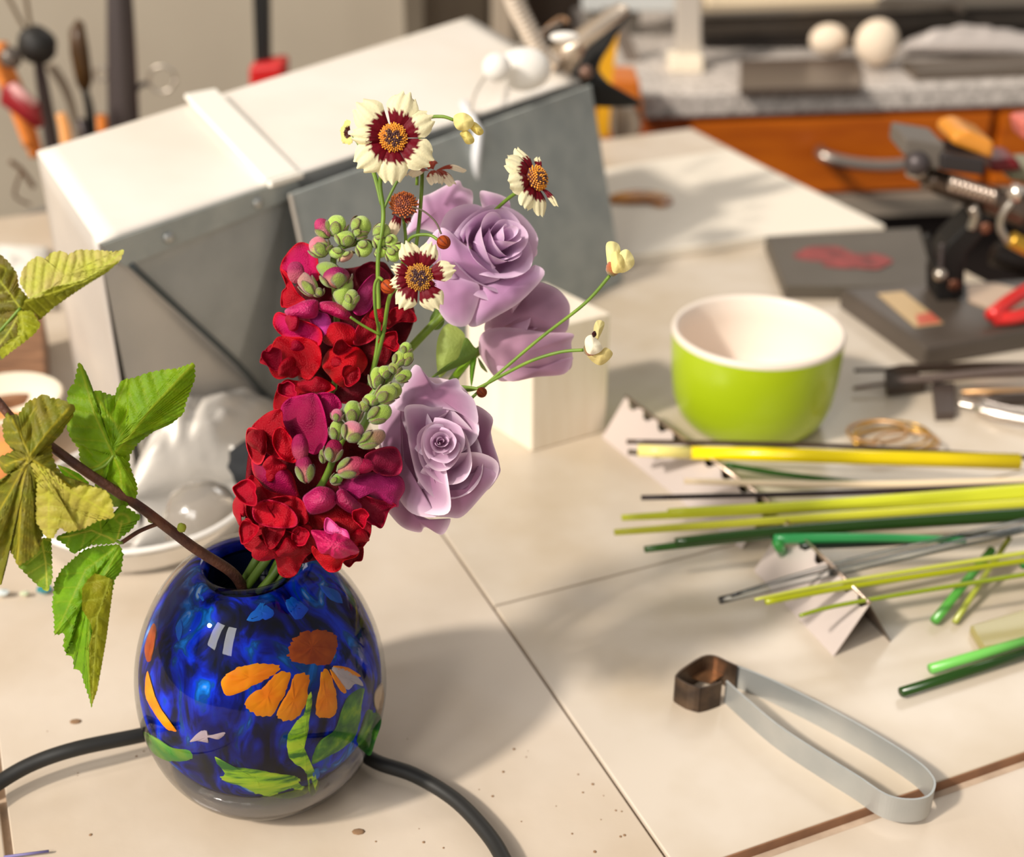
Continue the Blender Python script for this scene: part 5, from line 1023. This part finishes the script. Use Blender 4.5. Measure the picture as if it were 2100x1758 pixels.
# ---------------------------------------------------------------- coreopsis
CREAM, MAR = (246, 238, 196), (112, 4, 26)
def coreo(lab, c, d, nrm_, rpx, petals, disc, stem, discr=.30, tall=.5, eye=.48, seed=3, cream=CREAM, dcol=((246, 160, 16), (90, 24, 10)), eyec=MAR):
    """real 3D daisy: petals = [(angle deg in flower plane, length factor, width deg, lift)]"""
    rg = random.Random(seed); C0 = P(c[0], c[1], d); nv = nrm_.normalized(); s = d / F; Rr = rpx * s
    upv = (UP - nv * UP.dot(nv)).normalized(); rt = upv.cross(nv)
    t = thing('coreopsis', lab, 'flower', C0, 'cream coreopsis flowers in the bouquet')
    for (ang, ln, wd_, lift) in petals:
        a0 = math.radians(ang); ux = rt * math.cos(a0) + upv * math.sin(a0); uy = nv.cross(ux)
        ns, mt = 16, 16; v = []; cl = []; cr = lin(cream); cm = lin(eyec); ph = rg.uniform(0, 9); half = math.tan(math.radians(wd_ / 2))
        for a in range(mt + 1):
            tt = a / mt
            for b in range(ns + 1):
                s_ = b / ns * 2 - 1
                prof = (.30 + .70 * min(1, tt / .62) ** 1.2) * (math.sqrt(max(0, 1 - ((tt - .62) / .46) ** 2)) if tt > .62 else 1)
                x = Rr * (.16 + (ln - .16) * tt * (1 - .10 * s_ * s_)); 
                if a == mt: x += Rr * .05 * math.cos(s_ * math.pi * 2.4 + ph)
                y = Rr * ln * half * .90 * prof * s_
                z = Rr * (lift * tt + .16 * math.sin(tt * 3) - .12 * s_ * s_ * prof + .025 * math.cos(s_ * 9 + ph) * tt)
                v.append(C0 + ux * x + uy * y + nv * z)
                e_ = eye * (1 + .10 * math.sin(s_ * 13 + ph) + .05 * math.sin(s_ * 31)) / ln; k_ = 1 if tt < e_ else 0
                nz = 1 + .06 * math.sin(s_ * 18)
                cl.append(tuple((cm[x_] * k_ + cr[x_] * (1 - k_)) * nz for x_ in range(3)))
        mb = MB(); mb.add(v, [(a * (ns + 1) + b, a * (ns + 1) + b + 1, (a + 1) * (ns + 1) + b + 1, (a + 1) * (ns + 1) + b) for a in range(mt) for b in range(ns)], cl)
        obj('petal', mb, PETAL, t)
    if disc:
        mb = MB(); mb.add(*ball(C0 + nv * Rr * .05, Rr * discr, 20, 12, axis=nv, sc=(1, 1, tall)), lin((92, 30, 10)))
        cen = obj('flower_centre', mb, BUDM, t)
        mb = MB(); n_ = 150; gm = [lin(dcol[0]), lin(dcol[0]), lin(dcol[1])]
        for k in range(n_):
            rr = math.sqrt((k + .5) / n_); a = k * 2.39996; x, y = rr * math.cos(a), rr * math.sin(a); z = math.sqrt(max(0, 1 - rr * rr)) * tall
            q = C0 + nv * Rr * .05 + (rt * x + upv * y + nv * z) * Rr * discr
            col_ = gm[0] if (rr > .62 or rg.random() < .5) else gm[2]
            mb.add(*ball(q, Rr * discr * .088 * rg.uniform(.8, 1.2), 5, 4, axis=(rt * x + upv * y + nv * max(.3, z * 2)), sc=(1, 1, 2.2)), col_)
        obj('florets', mb, BUDM, cen, kind='stuff')
    for q in stem:
        mb = MB(); mb.add(*ptube(q[0], q[1], 6, 8)); obj('stem', mb, STEM, t)
    return t
toC2 = (CAM - P(806, 283, .615)).normalized()
coreo('large cream coreopsis with a maroon eye, topmost flower of the bouquet', (806, 283), .612, toC2 + Vector((.02, 0, .12)), 92,
      [(72, 1.02, 44, .12), (28, .98, 40, .10), (-32, 1.00, 46, .05), (-92, 1.00, 44, .0), (-140, 1.02, 44, .05), (178, .92, 30, .1), (138, 1.06, 44, .1), (-178, .80, 24, .1)], 1,
      [([(800, 305, .622), (780, 370, .63), (786, 430, .632), (784, 470, .632), (775, 540, .634), (776, 690, .64), (757, 790, .645)], 4.5), ([(765, 345, .63), (778, 390, .632), (785, 430, .632)], 3.2), ([(832, 345, .63), (810, 380, .632), (786, 430, .632)], 3)])
coreo('smaller cream coreopsis with maroon eye beside the rear snapdragon', (860, 568), .603, (CAM - P(860, 568, .603)).normalized() + Vector((-.05, 0, .0)), 75,
      [(112, 1.0, 38, .25), (68, .98, 36, .22), (14, 1.0, 36, .1), (-28, .5, 20, .1), (-60, 1.0, 44, .0), (-122, 1.0, 40, .0), (-165, .80, 34, .05), (160, .78, 30, .1)], 1,
      [([(850, 590, .615), (803, 600, .62), (785, 690, .63), (763, 770, .64)], 4.5)], discr=.36, tall=.55, eye=.60, dcol=((206, 140, 20), (84, 20, 16)))
coreo('cream coreopsis seen from the side, turned right, right of the upper rose', (1095, 368), .635, (CAM - P(1095, 368, .63)).normalized() * .62 + Vector((.85, 0, .30)), 74,
      [(110, .95, 34, -.25), (150, 1.0, 44, -.2), (195, 1.0, 44, -.1), (240, 1.0, 40, -.05), (275, 1.05, 34, .05), (300, .9, 14, .35), (60, .8, 20, -.1)], 1,
      [([(1080, 385, .64), (1045, 405, .645), (1000, 450, .66), (960, 520, .68)], 4)], discr=.34, tall=.8, eye=.58)
coreo('cream coreopsis seen from behind below the topmost flower', (885, 348), .640, (CAM - P(885, 350, .64)).normalized() * .25 + Vector((.05, .35, .8)), 70,
      [(175, 1.0, 34, 0), (215, .9, 34, -.1), (0, 1.0, 34, .0), (320, .8, 40, -.3), (275, .8, 40, -.25), (90, .8, 40, .1)], 0,
      [([(866, 350, .640), (864, 400, .64), (858, 470, .65), (845, 560, .655)], 4)], eye=.52, eyec=(150, 60, 40), cream=(240, 226, 196))
coreo('faded coreopsis with an orange centre and one drooping petal, left of the upper rose', (828, 424), .640, (CAM - P(828, 424, .64)).normalized() * .7 + Vector((0, 0, .6)), 52,
      [(-120, 1.1, 28, -.7), (-70, .6, 30, -.3), (20, .55, 34, 0), (-150, .5, 30, -.2)], 1, [([(826, 440, .645), (832, 490, .648), (828, 560, .655)], 3.5)], discr=.52, tall=.8, eye=.62, dcol=((216, 110, 20), (150, 60, 20)), cream=(240, 220, 190))
coreo('small cream flower edge peeping out left of the topmost coreopsis', (716, 272), .640, (CAM - P(716, 272, .64)).normalized() * .6 + Vector((-.7, 0, .1)), 26,
      [(100, 1., 60, .1), (160, 1., 60, .1), (220, 1., 60, .1), (280, 1., 50, .1)], 0, [([(722, 275, .64), (760, 340, .636), (782, 420, .634)], 3)], eye=.35, eyec=(70, 24, 16), cream=(236, 226, 140))
def halfopen(lab, c, d, dirpx, sets, stem, cup=(178, 92, 44)):
    C0 = P(c[0], c[1], d); t = thing('coreopsis_bud', lab, 'flower bud', C0, 'half-open coreopsis buds')
    tip = P(c[0] + dirpx[0], c[1] + dirpx[1], d); mb = MB(); ax_ = (tip - C0).normalized(); s = d / F
    v, f_ = lathe([(0, 0), (7 * s, 1 * s), (13 * s, 8 * s), (15 * s, 18 * s), (13 * s, 26 * s)], C0, 14, axis=ax_); g1, g2 = lin((90, 110, 40)), lin(cup)
    mb.add(v, f_, [tuple(g1[x] * (1 - k) + g2[x] * k for x in range(3)) for k in (0, .2, .8, 1, 1) for _ in range(14)]); obj('calyx', mb, BUDM, t)
    for pts, dd, cl_ in sets:
        mb = MB(); sheet(mb, pts, d + dd, bulge=.003, c=cl_, rings=7, jag=.0, wr=.001, k=5, ruf=.0006); obj('petal', mb, PETAL, t)
    mb = MB(); mb.add(*ptube(stem, 3.6, 6, 8)); obj('stem', mb, STEM, t)
YC = (244, 232, 164)
halfopen('nodding half-open cream bud right of the topmost coreopsis', (930, 246), .635, (20, 3), [(c1([(845, 260), (900, 243), (950, 270), (965, 310), (930, 350), (870, 350), (842, 310)]), -.004, (240, 226, 150)), (c1([(930, 320), (970, 300), (1022, 350), (1015, 378), (980, 378)]), 0, (236, 216, 120)), (c1([(880, 370), (920, 350), (966, 400), (960, 432), (920, 436), (895, 400)]), -.001, (236, 220, 130))], [(930, 246, .635), (905, 239, .636), (875, 246, .64), (860, 290, .645), (855, 380, .65)])
halfopen('half-open cream bud at the far right end of the bouquet', (1252, 566), .618, (8, -24), [(c1([(1780, 1050), (1820, 1035), (1860, 1060), (1870, 1130), (1860, 1200), (1800, 1210), (1782, 1140)]), .001, YC), (c1([(1860, 1110), (1910, 1085), (1950, 1140), (1945, 1190), (1880, 1230), (1840, 1200)]), -.001, YC), (c1([(1810, 1120), (1850, 1100), (1890, 1160), (1880, 1220), (1820, 1225)]), -.004, (240, 226, 150))], [(1250, 566, .618), (1200, 622, .625), (1110, 692, .637), (1030, 760, .645), (985, 800, .65), (900, 880, .66)])
halfopen('wilted pale bud with a dark spot right of the side-turned rose', (1196, 718), .622, (20, -2), [(c2([(1050, 510), (1100, 480), (1160, 540), (1170, 590), (1110, 622), (1060, 600)]), -.003, (246, 238, 214)), (c2([(1110, 440), (1130, 380), (1165, 375), (1190, 400), (1160, 480), (1130, 520)]), 0, (226, 214, 150)), (c2([(1060, 610), (1150, 600), (1200, 570), (1248, 610), (1220, 660), (1160, 698), (1100, 670)]), .001, (214, 196, 130)), (c2([(1098, 470), (1120, 450), (1132, 480), (1110, 498)]), -.007, (60, 16, 20))], [(1196, 718, .622), (1150, 722, .626), (1090, 740, .632), (1030, 770, .64), (975, 798, .648), (940, 800, .652)])
def rbud(lab, c, r, d, stem, col_=(196, 84, 30)):
    t = thing('coreopsis_bud', lab, 'flower bud', P(c[0], c[1], d), 'round closed coreopsis buds'); s = d / F
    C0 = P(c[0], c[1], d); v, f_ = ball(C0, r * s, 32, 12, axis=Vector((.6, -.7, -.3))); c0, c1_ = lin(col_), lin((110, 36, 16))
    cl = [(c1_ if (j % 4 == 0) else c0) for i in range(13) for j in range(32)]
    mb = MB(); mb.add(v, f_, cl); obj('body', mb, PETAL, t); mb = MB(); mb.add(*ptube(stem, 3.4, 6, 8)); obj('stem', mb, STEM, t)
rbud('round red-brown bud in front of the upper rose', (910, 497), 14.5, .612, [(898, 492, .616), (880, 482, .618), (850, 484, .62), (835, 500, .626), (825, 540, .635)], (176, 76, 26))
rbud('round orange-brown bud touching the left petals of the lower coreopsis', (796, 588), 15.5, .606, [(785, 575, .61), (776, 570, .612), (768, 590, .614), (770, 640, .618), (780, 688, .63)])
rbud('small dark bud on the branching stem above the forward-facing rose', (988, 805), 11, .640, [(982, 798, .642), (965, 795, .644), (940, 793, .648)], (150, 70, 30))
mb = MB(); mb.add(*ptube([(718, 650, .632), (745, 668, .634), (778, 686, .636)], 3)); obj('stem', mb, STEM, bpy.data.objects['coreopsis.001'])
mb = MB(); mb.add(*ptube([(845, 424, .63), (870, 434, .63), (893, 455, .63), (905, 480, .63)], 2)); obj('stem', mb, mat('stem_dark', (96, 84, 64), rough=.5), bpy.data.objects['coreopsis_bud.003'])

# ---------------------------------------------------------------- leafy branch
def k4(p): return [(x / 2.93, 500 + y / 2.93) for x, y in p]
def k2(p): return [(x / 3.197, 700 + y / 3.197) for x, y in p]
def k7(p): return [(x / 3.196, 950 + y / 3.196) for x, y in p]
br_ = thing('leafy_branch', 'brown woody branch with toothed lime green leaves leaning left out of the vase', 'branch', P(475, 1175, .628))
mb = MB(); mb.add(*tube([P(*q) for q in catmull([(500, 1210, .640), (474, 1173, .630), (400, 1125, .615), (340, 1080, .603), (280, 1035, .593), (180, 970, .583), (100, 912, .577), (30, 862, .572), (0, 828, .570), (-40, 780, .568), (-60, 740, .566)], 6)], [.0027 - .0011 * i / 60 for i in range(61)], 12)); stm = obj('stem', mb, BARK, br_)
mb = MB(); mb.add(*ptube([(322, 1075, .600), (285, 1090, .595), (250, 1113, .588)], [5] * 13 and 4.5)); obj('leaf_stalk', mb, BARK, br_)
for q_ in ([(-60, 740, .566), (-10, 690, .563), (42, 632, .561)], [(100, 912, .577), (80, 925, .572), (62, 938, .5655)], [(180, 970, .583), (215, 955, .586), (233, 934, .586)], [(250, 1113, .588), (247, 1114, .585), (240, 1110, .586)], [(62, 938, .566), (75, 1020, .576), (86, 1100, .584)]):
    mb = MB(); mb.add(*ptube(q_, 3.2)); obj('leaf_stalk', mb, STEM, br_)
for x, y in ((312, 1062), (372, 1082)): mb = MB(); mb.add(*ball(P(x, y, .600), .0022, 8, 6, bump=.4)); obj('leaf_scar', mb, mat('scar', (150, 160, 40), rough=.6), br_)
def seg_d(p, a, b):
    ax_, ay = a; bx_2, by = b; dx_, dy_ = bx_2 - ax_, by - ay; L2 = dx_ * dx_ + dy_ * dy_; t = max(0, min(1, ((p[0] - ax_) * dx_ + (p[1] - ay) * dy_) / L2))
    ex, ey = p[0] - ax_ - dx_ * t, p[1] - ay - dy_ * t; cr = dx_ * (p[1] - ay) - dy_ * (p[0] - ax_); return math.hypot(ex, ey), t * math.sqrt(L2), (1 if cr > 0 else -1)
def leaf(outl, veins, d, c, c2, tooth=3.0, bulge=.0, tx=0., ty=0., fold=.0007, center=None, vc=(196, 200, 70), sp=22., pleat=.0009, lab=None, slope=.55, mot=.5, stalk=None):
    q = []; n = len(outl)
    for i in range(n):                                  # serrate
        a, b = outl[i], outl[(i + 1) % n]; L_ = math.hypot(b[0] - a[0], b[1] - a[1]); k = max(1, int(L_ / 9)); nx, ny = (b[1] - a[1]) / max(L_, 1e-6), -(b[0] - a[0]) / max(L_, 1e-6)
        for j in range(k):
            for (u_, h_) in ((0, 0), (.35, .75), (.75, 1.)):
                t = (j + u_) / k; q.append((a[0] + (b[0] - a[0]) * t + nx * tooth * h_ * SGN, a[1] + (b[1] - a[1]) * t + ny * tooth * h_ * SGN))
    cx_, cy_ = center; v = []; cl = []; rings = 26; s = d / F; rr = R.random() * 20
    A, B, Cv = lin(c), lin(c2), lin(vc)
    for i in range(rings + 1):
        t = (i / rings) ** .8
        for (x, y) in q:
            X, Y = cx_ + (x - cx_) * t, cy_ + (y - cy_) * t; best = None
            for vn in veins:
                acc = 0
                for k in range(len(vn) - 1):
                    dd, al, sg = seg_d((X, Y), vn[k], vn[k + 1])
                    if best is None or dd < best[0]: best = (dd, acc + al, sg)
                    acc += math.hypot(vn[k + 1][0] - vn[k][0], vn[k + 1][1] - vn[k][1])
            dd, al, sg = best; fr = (al - dd * slope) / sp; fr -= math.floor(fr); pl_ = math.sin(math.pi * fr)
            off = tx * (X - cx_) * s + ty * (Y - cy_) * s - bulge * (1 - t * t) + fold * min(dd, 30) / 10 * (1 + .5 * sg) - pleat * pl_ * min(1, dd / 10)
            off += .0012 * noise.noise(Vector((X * .02, Y * .02, rr)))
            v.append(P(X, Y, d + off))
            m_ = .5 + mot * noise.noise(Vector((X * .03 + rr, Y * .03, 2))); m_ = max(0, min(1, m_))
            e = math.exp(-(dd / 1.8) ** 2) * .9; e = max(e, .5 * math.exp(-((min(fr, 1 - fr) * sp) / 1.6) ** 2) * (dd > 2))
            nz = 1 + .14 * noise.noise(Vector((X * .12, Y * .12, rr)))
            cl.append(tuple(((A[k] * m_ + B[k] * (1 - m_)) * (1 - e) + Cv[k] * e) * nz for k in range(3)))
    m = len(q); f_ = [(i * m + j, i * m + (j + 1) % m, (i + 1) * m + (j + 1) % m, (i + 1) * m + j) for i in range(rings) for j in range(m)]
    mb = MB(); mb.add(v, f_, cl); return obj('leaf', mb, LEAF, br_, label=lab)
SGN = 1
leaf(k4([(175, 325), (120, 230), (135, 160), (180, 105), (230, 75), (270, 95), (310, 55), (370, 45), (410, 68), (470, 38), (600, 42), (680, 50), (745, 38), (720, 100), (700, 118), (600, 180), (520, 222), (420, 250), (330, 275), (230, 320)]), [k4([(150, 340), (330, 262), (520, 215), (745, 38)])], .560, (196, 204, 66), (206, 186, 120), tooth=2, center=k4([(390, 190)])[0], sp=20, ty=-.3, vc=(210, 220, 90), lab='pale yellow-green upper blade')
leaf(k4([(150, 340), (240, 305), (330, 258), (420, 245), (520, 215), (640, 160), (715, 105), (640, 172), (540, 232), (430, 305), (330, 375), (235, 458), (180, 430), (140, 395)]), [k4([(150, 345), (330, 290), (520, 222), (700, 112)])], .558, (128, 134, 20), (112, 108, 16), tooth=1.5, center=k4([(320, 318)])[0], ty=.5, sp=20, lab='folded underside half of the top leaf, shade put into its colour')  # folded half drawn darker, shade put into the leaf colour
leaf(k4([(0, 65), (50, 110), (100, 180), (110, 260), (170, 330), (150, 400), (215, 425), (242, 490), (205, 540), (130, 600), (60, 650), (0, 700), (-130, 720), (-220, 560), (-160, 300), (-80, 60)]), [k4([(130, 400), (60, 300), (-20, 200)]), k4([(130, 400), (60, 520), (0, 600)]), k4([(130, 400), (180, 470)])], .562, (104, 116, 18), (124, 96, 40), tooth=2, center=k4([(20, 380)])[0], sp=24, lab='olive brown part of the top left leaf')
leaf(k4([(110, 410), (190, 405), (242, 490), (205, 540), (130, 600), (60, 650), (10, 690), (0, 640), (60, 580), (110, 560)]), [k4([(130, 420), (140, 520), (60, 640)])], .556, (170, 180, 30), (150, 150, 40), tooth=2, center=k4([(130, 540)])[0], sp=16, ty=.2)
B_ = [(590, 350), (640, 325), (700, 350), (762, 365), (775, 300), (810, 255), (880, 245), (960, 215), (1000, 205), (1080, 190), (1160, 185), (1270, 145), (1275, 240), (1215, 400), (1200, 470), (1120, 535), (1010, 580), (900, 665), (850, 740), (840, 790), (860, 860), (895, 950), (895, 1010), (850, 1070), (770, 1085), (690, 1060), (640, 960), (575, 850), (530, 790), (520, 700), (470, 640), (440, 560), (460, 480), (445, 400), (450, 320), (490, 280), (520, 140), (560, 210), (595, 300), (585, 330)]
leaf(k2(B_), [k2([(740, 745), (830, 650), (1000, 430), (1270, 145)]), k2([(740, 745), (620, 480), (520, 140)]), k2([(740, 745), (790, 860), (800, 1060)]), k2([(740, 745), (640, 820), (560, 840)]), k2([(830, 650), (700, 460), (620, 350)])], .590, (104, 150, 16), (140, 176, 22), tooth=3, center=k2([(735, 700)])[0], sp=30, bulge=.004, fold=.0016, vc=(160, 176, 40), pleat=.0014, lab='largest leaf, its point raised to the right')
leaf(k2([(375, 810), (440, 830), (520, 870), (585, 930), (560, 965), (480, 975), (420, 890)]), [k2([(375, 810), (580, 950)])], .588, (120, 196, 20), (140, 206, 30), tooth=.5, center=k2([(480, 905)])[0], sp=30, lab='small bright green leaf')
leaf(k2([(370, 1290), (480, 1240), (640, 1170), (740, 1140), (800, 1075), (920, 1150), (860, 1230), (770, 1300), (730, 1325), (600, 1330), (480, 1390), (430, 1330)]), [k2([(765, 1310), (600, 1240), (400, 1290)]), k2([(765, 1310), (800, 1180)])], .586, (100, 150, 20), (130, 176, 30), tooth=3, center=k2([(650, 1250)])[0], sp=34)
leaf(k2([(330, 1285), (336, 1400), (340, 1560), (310, 1640), (240, 1590), (180, 1530), (120, 1470), (200, 1400), (270, 1300)]), [k2([(270, 1290), (300, 1450), (310, 1640)])], .584, (112, 150, 26), (130, 160, 40), tooth=2.5, center=k2([(260, 1450)])[0], sp=26)
C_ = [(20, 540), (50, 465), (120, 492), (180, 400), (240, 375), (290, 350), (330, 375), (400, 385), (450, 410), (490, 430), (470, 500), (430, 540), (400, 600), (330, 670), (340, 760), (370, 830), (420, 890), (480, 970), (540, 950), (620, 960), (690, 985), (730, 1060), (742, 1150), (640, 1170), (540, 1225), (440, 1245), (390, 1210), (340, 1290), (290, 1262), (235, 1150), (255, 1230), (270, 1290), (250, 1380), (200, 1420), (120, 1470), (90, 1400), (50, 1350), (40, 1450), (0, 1600), (-160, 1560), (-150, 1000), (-60, 950), (0, 930), (62, 868), (20, 850), (0, 800), (-5, 765), (100, 720), (60, 680), (30, 640)]
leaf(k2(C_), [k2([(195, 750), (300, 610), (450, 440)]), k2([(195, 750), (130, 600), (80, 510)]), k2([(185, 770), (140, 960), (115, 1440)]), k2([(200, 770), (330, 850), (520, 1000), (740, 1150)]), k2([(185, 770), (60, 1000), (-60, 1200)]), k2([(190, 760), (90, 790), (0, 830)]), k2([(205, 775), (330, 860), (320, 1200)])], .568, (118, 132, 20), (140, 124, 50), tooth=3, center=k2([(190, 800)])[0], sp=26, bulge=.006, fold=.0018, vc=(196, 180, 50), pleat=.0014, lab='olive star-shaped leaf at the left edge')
leaf(k2([(205, 800), (330, 850), (380, 900), (460, 975), (540, 950), (640, 965), (700, 990), (732, 1060), (744, 1152), (640, 1172), (540, 1228), (440, 1248), (390, 1212), (340, 1292), (300, 1275), (240, 1180), (240, 1050), (250, 930)]), [k2([(230, 800), (420, 960), (600, 1060), (744, 1152)]), k2([(230, 800), (320, 900), (320, 1260)])], .5625, (196, 196, 44), (200, 180, 100), tooth=3, center=k2([(420, 1080)])[0], sp=24, slope=.2, ty=.25, vc=(206, 206, 70), lab='yellow-green lobe, sunlight put into its colour')  # lobe of the olive leaf again, brightened with sunlight in its colour
leaf(k7([(790, 525), (640, 537), (550, 560), (490, 610), (400, 690), (350, 780), (335, 940), (348, 1010), (350, 1137), (420, 1120), (408, 1200), (430, 1260), (475, 1280), (480, 1350), (530, 1375), (545, 1440), (580, 1540), (598, 1605), (640, 1490), (665, 1350), (700, 1150), (740, 860), (760, 760), (800, 710), (815, 600)]), [k7([(790, 530), (680, 760), (590, 1000), (570, 1250), (598, 1605)]), k7([(790, 530), (560, 700), (360, 1130)])], .584, (96, 146, 16), (130, 180, 24), tooth=3, center=k7([(590, 850)])[0], sp=32, bulge=.004, fold=.0014, vc=(150, 176, 40), lab='long hanging leaf pointing down beside the vase')
leaf(k7([(745, 765), (690, 740), (620, 720), (575, 760), (535, 820), (535, 960), (590, 1045), (605, 1110), (580, 1200), (585, 1400), (600, 1600), (640, 1490), (665, 1350), (700, 1150), (738, 860)]), [k7([(720, 760), (640, 1000), (600, 1580)])], .577, (150, 158, 20), (160, 150, 30), tooth=1, center=k7([(640, 1000)])[0], sp=40, tx=.6, lab='olive turned-over underside')
# stems seen crowding the vase mouth
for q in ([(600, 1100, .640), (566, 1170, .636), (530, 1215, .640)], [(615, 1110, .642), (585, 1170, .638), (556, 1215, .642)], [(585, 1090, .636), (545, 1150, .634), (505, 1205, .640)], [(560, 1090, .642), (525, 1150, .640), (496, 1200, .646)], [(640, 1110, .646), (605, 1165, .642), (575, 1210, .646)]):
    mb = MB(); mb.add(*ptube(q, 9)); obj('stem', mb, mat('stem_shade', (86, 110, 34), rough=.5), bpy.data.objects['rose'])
